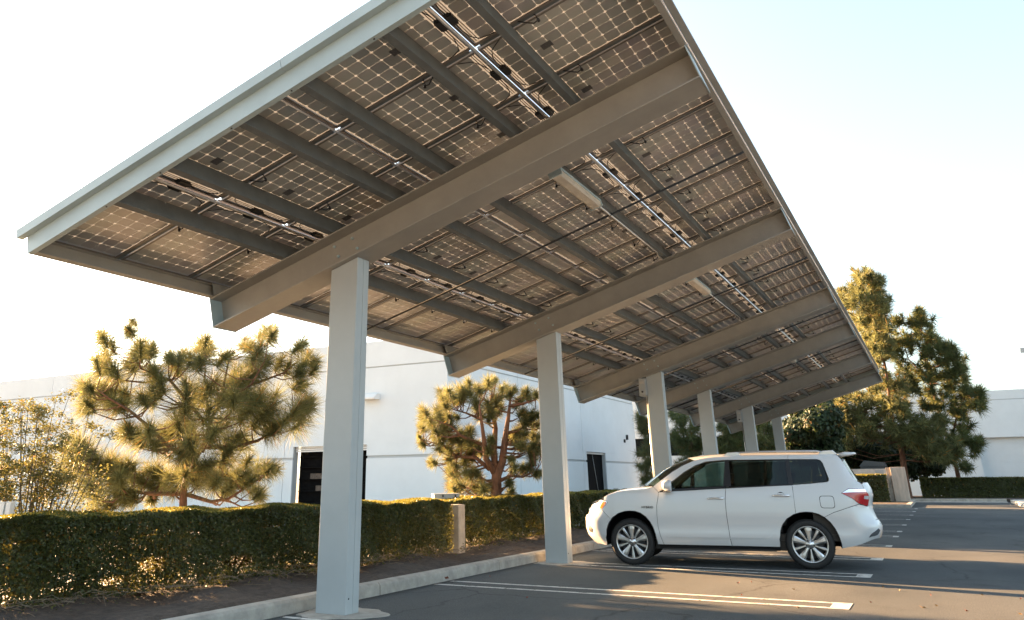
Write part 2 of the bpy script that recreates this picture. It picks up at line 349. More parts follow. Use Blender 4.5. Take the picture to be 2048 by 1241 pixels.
# far right building with a recessed roll door
rb = thing('storage_building', 'far white building with a wide flush roller door at the right edge', 'building', (9.0, 66, 0))
for (x0, z0, x1, z1) in ((-22, 0, -.1, 6.72), (3.3, 0, 50, 6.72), (-.098, 4.06, 3.298, 6.72)): obj('wall_panel', box((x0, 0, z0), (x1, .5, z1)), wallm, rb)
obj('parapet', box((-22, .03, 6.78), (50, .5, 7.42)), wallm, rb); obj('wall_joint', box((-22, .06, 6.7), (50, .45, 6.79)), wallin, rb)
rd = obj('roller_door', box((-.097, .40, 0), (3.297, .48, 4.059)), wallm, rb)
for k in range(9): obj('door_slat', box((-.09, .378, .1+k*.44), (3.29, .399, .1+k*.44+.415)), wallm, rd)
ml = thing('pole_light', 'tip of a small grey flood light at the right edge against the sky', 'flood light', tuple(px(2060, 700, 55)))
obj('head', box((-.45, -.15, -.12), (.3, .15, .12)), boxm, ml, bevel=.02); obj('pole', MB().tube([(.35, 0, -9.6), (.35, 0, .15)], .07, 8), boxm, ml)

# ------------------------------------------------------------------ solar carport
TILT = R(16.4083); H0, D, FW = 3.9195, .4253, .4232
PY = [0, 6.27, 13.222, 18.584, 25.484, 32.294]; SL, SR = -2.176, 4.789
cp = thing('solar_carport', 'long tilted grey steel carport with a roof of solar panels on single posts', 'carport')
ct, st = math.cos(TILT), math.sin(TILT)
def sl(s, y, h): return (s*ct-h*st, y, H0+s*st+h*ct)
SROT = (0, -TILT, 0)
def sobj(name, mb, m, parent=cp, at=(0, 0, 0), **k):                # mesh given in slope coordinates (s, y, h)
    me = mb.mesh(name, m, bevel=k.pop('bevel', 0)); return link(name, me, parent, sl(*at), SROT, **k)
# posts: near rectangular box with a seam line on the drive side, plates and a round footing
pw, pd = .4065, .2424
pm = MB(); zt = lambda x: H0+x*math.tan(TILT)-.002
x0, x1 = -pw/2, pw/2
def sq(a, b, c, d, ya, yb):
    return [(a, ya, 0), (b, ya, 0), (b, yb, 0), (a, yb, 0), (a, ya, zt(a)), (b, ya, zt(b)), (b, yb, zt(b)), (a, yb, zt(a))]
QF = [(3,2,1,0),(4,5,6,7),(0,1,5,4),(1,2,6,5),(2,3,7,6),(3,0,4,7)]
pm.add(sq(x0, x1, 0, 0, -pd/2, -.004+.01), QF); pm.add(sq(x0, x1, 0, 0, .010, pd/2), QF); pm.add(sq(x0+.01, x1-.008, 0, 0, .004, .012), QF)
pmesh = pm.mesh('post', postm, bevel=.008)
fb = MB(); fn = 40; fr_ = [.50+.045*math.sin(3*k*.157+1)+.03*math.sin(7*k*.157)+random.uniform(-.018, .018) for k in range(fn)]
fb.add([(0, 0, .009)]+[(fr_[k]*math.cos(2*math.pi*k/fn), fr_[k]*math.sin(2*math.pi*k/fn), .007) for k in range(fn)]+[(1.04*fr_[k]*math.cos(2*math.pi*k/fn), 1.04*fr_[k]*math.sin(2*math.pi*k/fn), -.03) for k in range(fn)], [(0, 1+k, 1+(k+1)%fn) for k in range(fn)]+[(1+k, 1+fn+k, 1+fn+(k+1)%fn, 1+(k+1)%fn) for k in range(fn)])
fmesh = fb.mesh('footing', conc)
bolt = MB().lathe([(0, .022), (.017, .022), (.02, .016), (.02, 0)], 8).mesh('bolt', steel2)
scr = MB().lathe([(0, .006), (.008, .005), (.01, 0)], 8).mesh('screw', black)
bmx = MB(); tf, tw = .018, .014
bmx.box((SL+.012, -FW/2, 0), (SR-.012, FW/2, tf)); bmx.box((SL+.012, -FW/2, D-tf), (SR-.012, FW/2, D)); bmx.box((SL+.012, -tw/2, tf), (SR-.012, tw/2, D-tf))
bmesh_ = bmx.mesh('beam', steel, bevel=.003)
ep = MB().box((0, -FW/2-.004, -.006), (.0115, FW/2+.004, D+.002)).mesh('end_plate', steel2)
stf = MB().box((-.006, tw/2, tf), (.006, FW/2-.01, D-tf)).mesh('stiffener', steel)
for i, y in enumerate(PY):
    p = link('post', pmesh, cp, (0, y, 0))
    fo = link('footing', fmesh, cp, (.06, y+.02, 0)); fo.scale = (1, .82, 1)
    sc = link('screw', scr, p, (x1, -.07, .16), (0, R(90), 0))
    bm_ = link('beam', bmesh_, cp, sl(0, y, 0), SROT)
    for s in (SL, SR-.0115): link('end_plate', ep, bm_, (s, 0, 0))
    for s in (SL+.24, SR-.3): link('stiffener', stf, bm_, (s, 0, 0))
    for (s, h) in ((-.14, .19), (.16, .17), (.12, .33), (-.17, .345)):
        link('bolt', bolt, bm_, (s, -tw/2, h), (R(90), 0, 0))
# purlins resting on the beams, spliced above each beam
PS = [-.885, -.09, .885, 1.645, 2.612, 3.402]; PWD = .08; PD = .21; DP = D+PD
cuts = [-2.865]+PY[:-1]+[32.62]
spans = list(zip(cuts[:-1], cuts[1:]))
for (ya, yb) in spans:
    L_ = yb-ya
    pme = MB().box((0, .003, .001), (PWD, L_-.003, PD-.002)).mesh('purlin', purl, bevel=.004)
    for s in PS: link('purlin', pme, cp, sl(s, ya, D), SROT)
    ch = MB(); w = L_-.003
    ch.box((0, .003, .001), (.006, w, PD-.001)).box((.0065, .003, .001), (.075, w, .007)).box((.0065, .003, PD-.02), (.05, w, PD-.014))
    sobj('edge_channel', ch, steel, at=(-2.168, ya, D))
    ch2 = MB(); ch2.box((.060, .003, .001), (.066, w, PD-.001)).box((0, .003, .001), (.0595, w, .007))
    sobj('edge_channel', ch2, steel, at=(4.738, ya, D))
for y in PY:
    sobj('splice_plate', MB().box((0, -.22, .008), (.008, .22, PD-.022)), steel, at=(-2.088, y, D))
    for s in PS: sobj('purlin_clip', MB().prism([(PWD+.001, .001), (PWD+.12, .001), (PWD+.001, .15)], .16, .168), purl, at=(s, y, D))
# front fascia, cap trims
ff = MB().box((-2.168, -2.875, D), (4.80, -2.869, DP+.01)).box((-2.168, -2.8685, D), (4.80, -2.81, D+.006))
fo_ = sobj('front_fascia', ff, steel2)
for s in PS: link('screw', scr, fo_, (s-.06, -2.84, D), (R(180), 0, 0))
def trim(s0, s1, nm='front_cap'):
    b = MB().box((s0, -2.955, DP-.01), (s1, -2.947, DP+.095)).box((s0, -2.9465, DP+.087), (s1, -2.74, DP+.095)).box((s0, -2.9465, DP-.01), (s1, -2.876, DP-.004)); return sobj(nm, b, steel2)
trim(-2.238, 1.60); trim(1.606, 4.89)
for (ya, yb) in ((-2.735, 3.6), (3.606, 9.7), (9.706, 15.8), (15.806, 21.9), (21.906, 28.0), (28.006, 32.64)):
    b = MB().box((4.882, ya, DP-.07), (4.89, yb, DP+.095)).box((4.83, ya, DP+.087), (4.8815, yb, DP+.095)).box((4.812, ya, DP-.07), (4.8815, yb, DP-.064)); sobj('side_cap', b, steel)
    b = MB().box((-2.238, ya, DP-.01), (-2.230, yb, DP+.095)).box((-2.2295, ya, DP+.087), (-2.13, yb, DP+.095)).box((-2.2295, ya, DP-.01), (-2.175, yb, DP-.004)); sobj('side_cap', b, steel2)
sobj('end_cap', MB().box((-2.168, 32.65, D+.02), (4.86, 32.66, DP+.09)), steel2)
# panels: 4 rows x 31, each a translucent backsheet with frame, cells, junction box
PITCH_Y, PWID = 1.145, 1.080
rows = [(-2.150, -.488, 1), (-.456, 1.279, 0), (1.291, 3.026, 1), (3.058, 4.805, 0)]    # s0, s1, junction box at the upper end?
def panel_meshes(L_, up):
    mg = .045; nx, ny_ = 10, 6
    a0, a1 = (mg, L_-.10) if up else (.10, L_-mg)
    cx = (a1-a0)/nx; cy = (PWID-2*.032)/ny_
    sheet_ = MB().box((0.006, .006, .026), (L_-.006, PWID-.006, .030)).mesh('solar_panel', back)
    fr = MB(); w = .012
    fr.box((0, 0, 0), (L_, w, .04)).box((0, PWID-w, 0), (L_, PWID, .04)).box((0, w+.0005, 0), (w, PWID-w-.0005, .04)).box((L_-w, w+.0005, 0), (L_, PWID-w-.0005, .04))
    fr.box((w+.0005, w+.0005, 0), (L_-w-.0005, w+.02, .003)).box((w+.0005, PWID-w-.02, 0), (L_-w-.0005, PWID-w-.0005, .003))
    fr = fr.mesh('panel_frame', alu)
    g = .0023; ch = .018
    hx, hy = cx/2-g, cy/2-g
    oc = [(-hx+ch, -hy), (hx-ch, -hy), (hx, -hy+ch), (hx, hy-ch), (hx-ch, hy), (-hx+ch, hy), (-hx, hy-ch), (-hx, -hy+ch)]
    one = MB(); cells = MB(); cents = []
    def add(mb, x, y):
        vs = [(x+p[0], y+p[1], .0243) for p in oc]+[(x+p[0], y+p[1], .0255) for p in oc]
        mb.add(vs, [tuple(range(8))[::-1], tuple(range(8, 16))]+[(k, (k+1)%8, 8+(k+1)%8, 8+k) for k in range(8)])
    add(one, 0, 0)
    for i in range(nx):
        for j in range(ny_):
            c = (a0+cx*(i+.5), .032+cy*(j+.5)); cents.append(c); add(cells, *c)
    rib = MB(); e0, e1 = (a1+.008, L_-.016) if up else (.016, a0-.008)
    for k in range(3):
        s = e0+(e1-e0)*(k+.5)/3; rib.box((s-.0045, .05, .022), (s+.0045, PWID-.05, .0255))
    jb = MB(); sx = L_-.042 if up else .042; jb.box((sx-.04, PWID/2-.075, -.012), (sx+.04, PWID/2+.075, .025)); jb.box((sx-.03, PWID/2-.10, -.004), (sx+.03, PWID/2-.0755, .018)); jb.box((sx-.03, PWID/2+.0755, -.004), (sx+.03, PWID/2+.10, .018))
    cb = MB()
    for sg in (-1, 1):
        e = PWID/2+sg*.10; xo = -.03 if up else .03
        cb.tube([(sx, e, .006), (sx, e+sg*.12, -.012), (sx+xo*.6, e+sg*.24, -.02), (sx+xo*2.2, e+sg*.34, -.012), (sx+xo*5, e+sg*.385, .0), (sx+xo*7, PWID/2+sg*.505, .012)], .0055, 5)
    stx = 1.18 if up else .55
    sk = MB().box((stx-.06, PWID*.5-.05, .0195), (stx+.06, PWID*.5+.05, .0213))
    return sheet_, fr, one.mesh('solar_cell', cell), cells.mesh('solar_cells', cell), cents, rib.mesh('bus_ribbon', alu), jb.mesh('junction_box', black, bevel=.008), cb.mesh('cable', black), sk.mesh('panel_label', label)
pms = [panel_meshes(r[1]-r[0], r[2]) for r in rows]
loopm = MB().tube([(0, 0, .02), (.015, .02, -.015), (.02, .035, -.06), (-.03, .03, -.075), (-.11, .0, -.03), (-.17, -.03, .012)], .008, 5).tube([(.018, .03, -.05), (.024, .03, -.085)], .016, 6).mesh('connector', black)
INDIV = {(1, 2), (1, 3), (1, 1), (0, 2), (0, 1)}
railm = MB().box((-.82, -.020, .002), (.82, .020, .030)).mesh('mounting_rail', purl)
for k in range(31):
    y = -2.845+PITCH_Y*k+.0325
    for r, (s0, s1, up) in enumerate(rows):
        S, fr, one, cells, cents, rib, jb, cb, sk = pms[r]
        p = link('solar_panel', S, cp, sl(s0, y, DP), SROT)
        link('panel_frame', fr, p)
        if (k, r) in INDIV:
            for c in cents: link('solar_cell', one, p, (c[0], c[1], 0))
        else: link('solar_cells', cells, p, stuff=True)
        link('bus_ribbon', rib, p); link('junction_box', jb, p); link('cable', cb, p)
        if k < 12: link('panel_label', sk, p)
        s_c = {0: -1.108, 1: .203, 2: 2.42, 3: 3.718}[r]-s0
        lo = link('connector', loopm, p, (s_c, PWID+.02, 0)); lo.scale = (1 if r in (1, 3) else -1, 1, 1)
        link('mounting_rail', railm, p, ((s1-s0)/2, PWID+.0235, 0))
# pipes along the panel joints, per bay
for (ya, yb) in spans:
    for s, rad, nm in ((-.472, .017, 'conduit'), (3.042, .020, 'conduit'), (1.285, .011, 'conduit')):
        sobj(nm, MB().tube([(0, ya+.01, -.03), (0, yb-.01, -.03)], rad, 10), galv, at=(s, 0, DP))
rodm = mat('dark_rod', (.05, .055, .06), .9, spec=.1)
for ya, yb in zip(PY[:-1], PY[1:]):
    y = (ya+yb)/2
    sobj('cable_rod', MB().tube([(-2.09, y-.03, -.019), (4.74, y-.03, -.019)], .017, 8), rodm, at=(0, 0, D))
for y, ln in ((.1, 5.6), (6.75, 6.0)):
    sobj('lamp_conduit', MB().tube([(2.65, y+2.4, -.018), (2.65, y+ln-.2, -.018), (2.60, y+ln+.1, -.018), (2.60, y+ln+.3, -.016)], .014, 8), galv, at=(0, 0, D))
# strip lights under the fifth purlin: things of their own
lamps = []
for n, (y, ln, lab) in enumerate(((.97, 1.51, 'strip light with a dusty translucent cover under the nearest full bay of panels'), (7.62, 1.50, 'smaller looking strip light under the second full bay, beyond the second beam'), (19.9, 1.50, 'faint strip light under the roof between the fourth and fifth beams'))):
    t = thing('strip_light', lab, 'light', sl(2.65, y, D), 0, 'strip lights under the carport roof'); t.rotation_euler = SROT
    obj('housing', MB().box((-.095, 0, -.045), (.095, ln, -.001)), steel2, t, bevel=.006)
    obj('lens', MB().prism([(-.085, -.046), (.085, -.046), (.075, -.085), (.05, -.105), (-.05, -.105), (-.075, -.085)], .03, ln-.03), lensm, t)
    for e in (0, ln-.0295): obj('end_cap', MB().box((-.092, e, -.108), (.092, e+.029, -.046)), steel2, t, bevel=.004)
# boxes hanging on posts with their pipes
for y, lab in ((PY[2], 'grey electrical box high on the back side of the third post'), (PY[4], 'grey electrical box high on the back side of the fifth post')):
    t = thing('electrical_box', lab, 'electrical box', (-.30, y-.05, 3.38), 0, 'electrical boxes on the posts')
    obj('case', box((-.09, -.17, 0), (.095, .12, .44)), boxm, t, bevel=.012); obj('door', box((-.075, -.182, .03), (.08, -.171, .41)), boxm, t, bevel=.004)
    obj('knob', MB().lathe([(0, .02), (.022, .02), (.026, 0)], 10, Matrix.Translation((.0, -.182, .1))@Matrix.Rotation(R(90), 4, 'X')), black, t)
    obj('pipe', MB().tube([(.06, -.02, -3.25), (.06, -.02, -.002)], .018, 8), galv, t); obj('sign', box((-.05, -.186, .30), (.05, -.1825, .36)), concw, t)

# ------------------------------------------------------------------ sport utility car
car = thing('parked_car', 'white sport utility car parked nose to the kerb under the carport', 'car', (1.294+.93*-.16347, 6.397+.93*.98655, 0), math.atan2(.16347, .98655))
carw = mat('white_car_paint', (.60, .615, .62), .30, spec=.5, coat=1.)
blk = mat('black_car_trim', (.012, .012, .013), .35)
rub = mat('tyre_rubber', (.018, .018, .018), .75, noise=.3, nscale=30, bump=.2, bscale=90)
rimm = mat('alloy_rim', (.60, .60, .59), .34, metal=1.)
dkm = mat('dark_metal', (.05, .05, .052), .5, metal=.6)
chr_ = mat('chrome', (.85, .85, .85), .08, metal=1.)
redm = mat('red_lens', (.42, .012, .015), .12, coat=1.)
ambm = mat('amber_lens', (.65, .20, .05), .12, coat=1.)
clr = mat('clear_lens', (.72, .74, .74), .08, metal=.35, coat=1.)
seatm = mat('beige_seat', (.30, .26, .19), .7)
def carglass(name='tinted_glass', col=(.10, .145, .125, 1)):
    m = bpy.data.materials.new(name); m.use_nodes = True; N = m.node_tree.nodes; L = m.node_tree.links
    N.remove(N['Principled BSDF']); t = N.new('ShaderNodeBsdfTransparent'); t.inputs[0].default_value = col
    g = N.new('ShaderNodeBsdfGlossy'); g.inputs['Roughness'].default_value = .02; g.inputs[0].default_value = (.8, .85, .85, 1)
    f = N.new('ShaderNodeFresnel'); f.inputs[0].default_value = 1.5; mx = N.new('ShaderNodeMixShader')
    L.new(f.outputs[0], mx.inputs[0]); L.new(t.outputs[0], mx.inputs[1]); L.new(g.outputs[0], mx.inputs[2]); L.new(mx.outputs[0], N['Material Output'].inputs[0]); return m
cgl = carglass(); cgl2 = carglass('clear_green_glass', (.30, .40, .36, 1)); MATS['tinted_glass'] = cgl
WB, HW = 2.79, .955
def supel(ex, ey, n, N_=160):
    ph = np.linspace(0, math.pi/2, N_); return ex*np.sin(ph)**(2/n), ey*np.cos(ph)**(2/n)
fx, fy = supel(.70, HW, 2.9); rx, ry = supel(.72, HW, 3.4)
def arcs(x, y): return np.concatenate([[0], np.cumsum(np.hypot(np.diff(x), np.diff(y)))])
fs_, rs_ = arcs(fx, fy), arcs(rx, ry)
F0, R0 = -.20, 3.20; UF, UR = F0-fs_[-1], R0+rs_[-1]
def ufa(a):                                  # curve parameter from the length coordinate
    if a < F0: return F0-float(np.interp(F0-a, fx, fs_))
    if a > R0: return R0+float(np.interp(a-R0, rx, rs_))
    return a
ZS = ([.2, .30, .36, .45, .60, .78, 1.0, 1.12, 1.2, 1.3, 1.45, 1.64, 1.72, 1.8], [.10, .05, .025, .0, .012, .0, .012, .028, .048, .082, .135, .20, .26, .36])
ZF = ([.2, .30, .36, .45, .55, .72, .80, .95, 1.03, 1.1, 1.2], [.26, .17, .10, .03, .0, .0, .04, .12, .20, .34, .60])
ZR = ([.2, .31, .42, .52, .60, .66, .70, .78, .91, 1.1, 1.2, 1.26, 1.3, 1.6, 1.7], [.25, .14, .06, .0, -.02, -.015, .02, .05, .075, .03, .05, .075, .11, .385, .46])
def M(u, z, ins=0.):
    ds = float(np.interp(z, *ZS))
    if u < F0:
        s = F0-u; x = float(np.interp(s, fs_, fx)); y = float(np.interp(s, fs_, fy)); e = 1e-3
        x2 = float(np.interp(s+e, fs_, fx)); y2 = float(np.interp(s+e, fs_, fy)); x1_ = float(np.interp(s-e, fs_, fx)); y1_ = float(np.interp(s-e, fs_, fy))
        n = np.array([y1_-y2, x2-x1_]); n /= max(1e-9, np.hypot(*n)); w = min(1, max(0, n[0]/.75)); w = w*w*(3-2*w)
        d = ds*(1-w)+float(np.interp(z, *ZF))*w+ins
        px_, py_ = x-n[0]*d, max(0, y-n[1]*d); return Vector((F0-px_, -py_, z))
    if u > R0:
        s = u-R0; x = float(np.interp(s, rs_, rx)); y = float(np.interp(s, rs_, ry)); e = 1e-3
        x2 = float(np.interp(s+e, rs_, rx)); y2 = float(np.interp(s+e, rs_, ry)); x1_ = float(np.interp(s-e, rs_, rx)); y1_ = float(np.interp(s-e, rs_, ry))
        n = np.array([y1_-y2, x2-x1_]); n /= max(1e-9, np.hypot(*n)); w = min(1, max(0, n[0]/.75)); w = w*w*(3-2*w)
        d = ds*(1-w)+float(np.interp(z, *ZR))*w+ins
        return Vector((R0+x-n[0]*d, -max(0, y-n[1]*d), z))
    # lower door crease and belt swell
    return Vector((u, -(HW-ds-ins), z))
def inpoly(p, poly):
    x, y = p; c = False; j = len(poly)-1
    for i in range(len(poly)):
        if (poly[i][1] > y) != (poly[j][1] > y) and x < (poly[j][0]-poly[i][0])*(y-poly[i][1])/(poly[j][1]-poly[i][1])+poly[i][0]: c = not c
        j = i
    return c
def densify(poly, step=.05):
    out = []
    for i in range(len(poly)):
        a, b = poly[i], poly[(i+1)%len(poly)]; n = max(1, int(math.hypot(a[0]-b[0], a[1]-b[1])/step))
        for k in range(n): out.append((a[0]+(b[0]-a[0])*k/n, a[1]+(b[1]-a[1])*k/n))
    return out
def roundc(poly, r, idx):
    out = []
    n = len(poly)
    for i, p in enumerate(poly):
        if i in idx:
            a, b = Vector(poly[i-1]), Vector(poly[(i+1)%n]); P_ = Vector(p); da = (a-P_).normalized(); db = (b-P_).normalized()
            for k in range(5):
                t = k/4; q = (P_+da*r)*(1-t)**2+P_*2*t*(1-t)+(P_+db*r)*t*t; out.append((q.x, q.y))
        else: out.append(p)
    return out
def shell(poly, ins=0., step=.055, rim=.02, conv=True):
    if conv: poly = [(ufa(a), z) for a, z in poly]
    P_ = densify(poly, step); n = len(P_)
    us = [p[0] for p in P_]; zs = [p[1] for p in P_]; pts = list(P_)
    u = min(us)+step*.7
    while u < max(us):
        z = min(zs)+step*.7
        while z < max(zs):
            if inpoly((u, z), P_) and min((u-q[0])**2+(z-q[1])**2 for q in P_) > (step*.5)**2: pts.append((u, z))
            z += step
        u += step
    vs, es, fs, *_ = delaunay_2d_cdt([Vector(p) for p in pts], [(i, (i+1)%n) for i in range(n)], [], 1, 1e-6)
    v3 = [M(v.x, v.y, ins) for v in vs]; F_ = [tuple(f) for f in fs]; smo = len(F_)
    o = len(v3); o2 = o+n
    for i in range(n): v3.append(M(*P_[i], ins+rim))
    for i in range(n): v3.append(M(*P_[i], ins))
    # boundary strip
    key = {}
    for i, v in enumerate(vs): key[(round(v.x, 5), round(v.y, 5))] = i
    bi = [key.get((round(p[0], 5), round(p[1], 5)), None) for p in P_]
    for i in range(n):
        j = (i+1)%n
        if bi[i] is not None and bi[j] is not None: F_.append((o2+i, o2+j, o+j, o+i))
    return v3, F_, smo
def side(name, poly, m, both=True, parent=car, merge=False, ins=0., step=.055, rim=.02, conv=True, lab=None):
    v, f, ns = shell(poly, ins, step, rim, conv); res = []
    if merge:
        b = MB(); o = len(v); b.v = [tuple(q) for q in v]+[(q[0], -q[1], q[2]) for q in v]
        b.f = list(f)+[tuple(i+o for i in g)[::-1] for g in f]; b.sm = [k < ns for k in range(len(f))]*2
        me = b.mesh(name, m, fix=False); bm_ = bmesh.new(); bm_.from_mesh(me); bmesh.ops.remove_doubles(bm_, verts=[v for v in bm_.verts if abs(v.co.y) < .002], dist=.0005); bmesh.ops.recalc_face_normals(bm_, faces=bm_.faces); bm_.to_mesh(me); bm_.free()
        return link(name, me, parent)
    for sg in ((1, -1) if both else (1,)):
        b = MB(); b.v = [(q[0], q[1]*sg, q[2]) for q in v]; b.f = [g if sg > 0 else g[::-1] for g in f]; b.sm = [k < ns for k in range(len(f))]
        me = b.mesh(name, m, fix=True)
        if m is carw:
            me.materials.append(blk); me.polygons.foreach_set('material_index', [0 if k < ns else 1 for k in range(len(f))])
        res.append(link(name, me, parent))
    return res
archF = [(-.445, .30), (-.44, .42), (-.418, .545), (-.372, .655), (-.30, .742), (-.20, .805), (-.09, .838), (.0, .846), (.09, .840), (.18, .812), (.26, .757), (.325, .68), (.37, .59), (.402, .48), (.418, .38), (.42, .33)]
archR = [(2.345, .319), (2.348, .43), (2.375, .55), (2.425, .655), (2.50, .738), (2.60, .798), (2.70, .828), (2.79, .838), (2.89, .832), (2.98, .806), (3.06, .760), (3.13, .69), (3.185, .60), (3.222, .50), (3.243, .40), (3.247, .312)]
beltz = lambda a: np.interp(a, [.50, .70, 1.6, 2.65, 2.92, 3.185], [1.140, 1.150, 1.193, 1.238, 1.258, 1.283])
# front bumper, headlights, grille
un = UF
fb = [(un, .30), (ufa(-.80), .30), (ufa(-.62), .315), (ufa(-.5), .30)]+[(ufa(a), z) for a, z in archF[:5]]+[(ufa(-.335), .716), (ufa(-.50), .868), (ufa(-.655), .815), (ufa(-.79), .775), (un, .755)]
side('front_bumper', fb, carw, merge=True, conv=False)
side('headlight', [(-.497, .875), (-.378, .972), (-.392, 1.004), (-.47, 1.012), (-.56, 1.012), (-.68, .975), (-.79, .93), (-.815, .86), (-.79, .785), (-.655, .823)], clr, step=.035)
hl = [o for o in car.children if o.name.startswith('headlight')]
for h, sg in zip(hl, (1, -1)):
    v, f, ns = shell([(-.49, .882), (-.392, .97), (-.41, .992), (-.47, .985), (-.53, .92), (-.54, .885)], -.004, .03, .006)
    b = MB(); b.v = [(q[0], q[1]*sg, q[2]) for q in v]; b.f = f; b.sm = [True]*len(f); link('turn_signal', b.mesh('turn_signal', ambm), h)
side('grille', [(un, .765), (ufa(-.80), .785), (ufa(-.826), .86), (ufa(-.80), .93), (un, .955)], blk, merge=True, conv=False, ins=.02)
side('grille_bar', [(un, .84), (ufa(-.82), .84), (ufa(-.82), .88), (un, .88)], chr_, merge=True, conv=False, ins=.0)
side('fog_lamp', [(-.775, .50), (-.70, .49), (-.685, .55), (-.72, .60), (-.775, .60)], dkm, ins=-.003, step=.03)
# fenders, doors, quarters
zt_pts = [(-.56, 1.018), (-.385, 1.092), (-.185, 1.150), (0, 1.176), (.286, 1.198), (.42, 1.230)]
side('fender', archF[4:]+[(.52, .328), (.478, .46), (.450, .598), (.449, .78), (.458, .939), (.485, 1.04), (.508, 1.130), (.50, 1.150), (.42, 1.225)]+zt_pts[::-1][1:-1]+[(-.44, 1.068), (-.45, 1.018), (-.386, 1.008), (-.37, .972), (-.492, .872), (-.33, .716)], carw)
side('front_door', [(.528, .328), (1.604, .324), (1.588, .43), (1.580, .60), (1.572, .80), (1.577, 1.0), (1.602, float(beltz(1.6)))]+[(a, float(beltz(a))) for a in (1.3, 1.0, .7)]+[(.514, 1.138), (.492, 1.04), (.465, .939), (.456, .78), (.457, .598), (.485, .46)], carw)
side('rear_door', [(1.612, .324), (2.338, .319)]+archR[1:5]+[(2.60, .800), (2.636, .812), (2.642, 1.04), (2.644, float(beltz(2.645)))]+[(a, float(beltz(a))) for a in (2.3, 2.0, 1.8)]+[(1.610, float(beltz(1.61))), (1.585, 1.0), (1.580, .80), (1.588, .60), (1.596, .43)], carw)
side('quarter_panel', [(2.643, .815)]+archR[6:10]+[(3.055, .765), (3.2, .835), (3.45, .915), (3.60, .958), (3.50, 1.04), (3.355, 1.118), (3.48, 1.188), (3.735, 1.187), (3.735, 1.24), (3.715, 1.268), (3.66, 1.30), (3.56, 1.48), (3.47, 1.64), (3.42, 1.690), (3.33, 1.70), (3.12, 1.704), (2.66, 1.708), (2.64, 1.66), (2.66, 1.643), (3.09, 1.637), (3.135, 1.62), (3.165, 1.575), (3.215, 1.34), (3.208, 1.30), (3.17, 1.282), (2.92, 1.260), (2.65, 1.242)], carw)
side('roof_rail', [(.425, 1.232), (.57, 1.338), (.767, 1.470), (.959, 1.573), (1.149, 1.650), (1.423, 1.692), (1.691, 1.706), (2.2, 1.709), (2.655, 1.708), (2.635, 1.66), (2.655, 1.645), (1.65, 1.649), (1.329, 1.628), (1.143, 1.565), (.951, 1.462), (.76, 1.325), (.60, 1.198), (.51, 1.148)], carw)
side('window_trim', [(.52, 1.142), (.70, 1.153), (1.6, 1.196), (1.6, 1.232), (.74, 1.19), (.72, 1.235), (.62, 1.195)], blk, ins=.012, step=.03)
side('door_pillar', [(1.575, 1.225), (1.70, 1.225), (1.70, 1.643), (1.64, 1.643)], blk, ins=.006); side('door_pillar', [(2.595, 1.24), (2.665, 1.24), (2.66, 1.637), (2.60, 1.637)], blk, ins=.008)
side('belt_strip', [(.7, 1.152), (1.6, 1.195), (2.65, 1.241), (2.65, 1.256), (1.6, 1.212), (.7, 1.17)], blk, ins=.004, step=.04)
side('front_window', roundc([(.62, 1.165), (1.62, 1.20), (1.66, 1.636), (1.345, 1.618), (1.16, 1.556), (.965, 1.455), (.78, 1.322)], .03, ()), cgl2, ins=.022, rim=.004)
side('rear_window', [(1.66, 1.215), (2.625, 1.25), (2.625, 1.635), (1.67, 1.638)], cgl, ins=.020, rim=.004)
side('quarter_window', roundc([(2.645, 1.252), (2.92, 1.27), (3.195, 1.292), (3.155, 1.625), (2.645, 1.632)], .06, (2, 3)), cgl, ins=.018, rim=.004)
# tail: lights, bumper, tailgate, glass
side('tail_light', [(3.362, 1.118), (3.48, 1.182), (3.745, 1.181), (3.80, 1.05), (3.785, .94), (3.754, .922), (3.605, .964), (3.50, 1.045)], redm, ins=-.006, step=.03)
for o, sg in zip([q for q in car.children if q.name.startswith('tail_light')], (1, -1)):
    for nm, pl, mm in (('chrome_edge', [(3.368, 1.122), (3.48, 1.180), (3.745, 1.179), (3.755, 1.135), (3.52, 1.130)], chr_), ('reverse_lamp', [(3.70, 1.03), (3.785, 1.02), (3.79, 1.07), (3.71, 1.075)], clr)):
        v, f, ns = shell(pl, -.010, .03, .006); b = MB(); b.v = [(q[0], q[1]*sg, q[2]) for q in v]; b.f = f; b.sm = [True]*len(f); link(nm, b.mesh(nm, mm), o)
ur = UR
side('rear_bumper', [(ufa(a), z) for a, z in ([(3.058, .762), (3.128, .695), (3.19, .60), (3.226, .50), (3.246, .40), (3.251, .312), (3.42, .345), (3.60, .395), (3.73, .435), (3.80, .45)])]+[(ur, .45), (ur, .715), (ufa(3.83), .715), (ufa(3.815), .80), (ufa(3.80), .915), (ufa(3.755), .915), (ufa(3.605), .950), (ufa(3.45), .907), (ufa(3.2), .827)], carw, merge=True, conv=False)
side('tailgate', [(ufa(3.835), .72), (ur, .72), (ur, 1.27), (ufa(3.80), 1.27), (ufa(3.745), 1.24), (ufa(3.752), 1.187), (ufa(3.81), 1.06), (ufa(3.80), .925)], carw, merge=True, conv=False, ins=.006)
side('bumper_reflector', [(3.66, .47), (3.80, .50), (3.835, .57), (3.80, .60), (3.70, .53)], chr_, ins=-.004, step=.03)
obj('licence_plate', box((3.828, -.16, .83), (3.842, .16, .98)), white, car)
obj('bumper_step', box((3.70, -.62, .655), (3.875, .62, .672)), dkm, car)
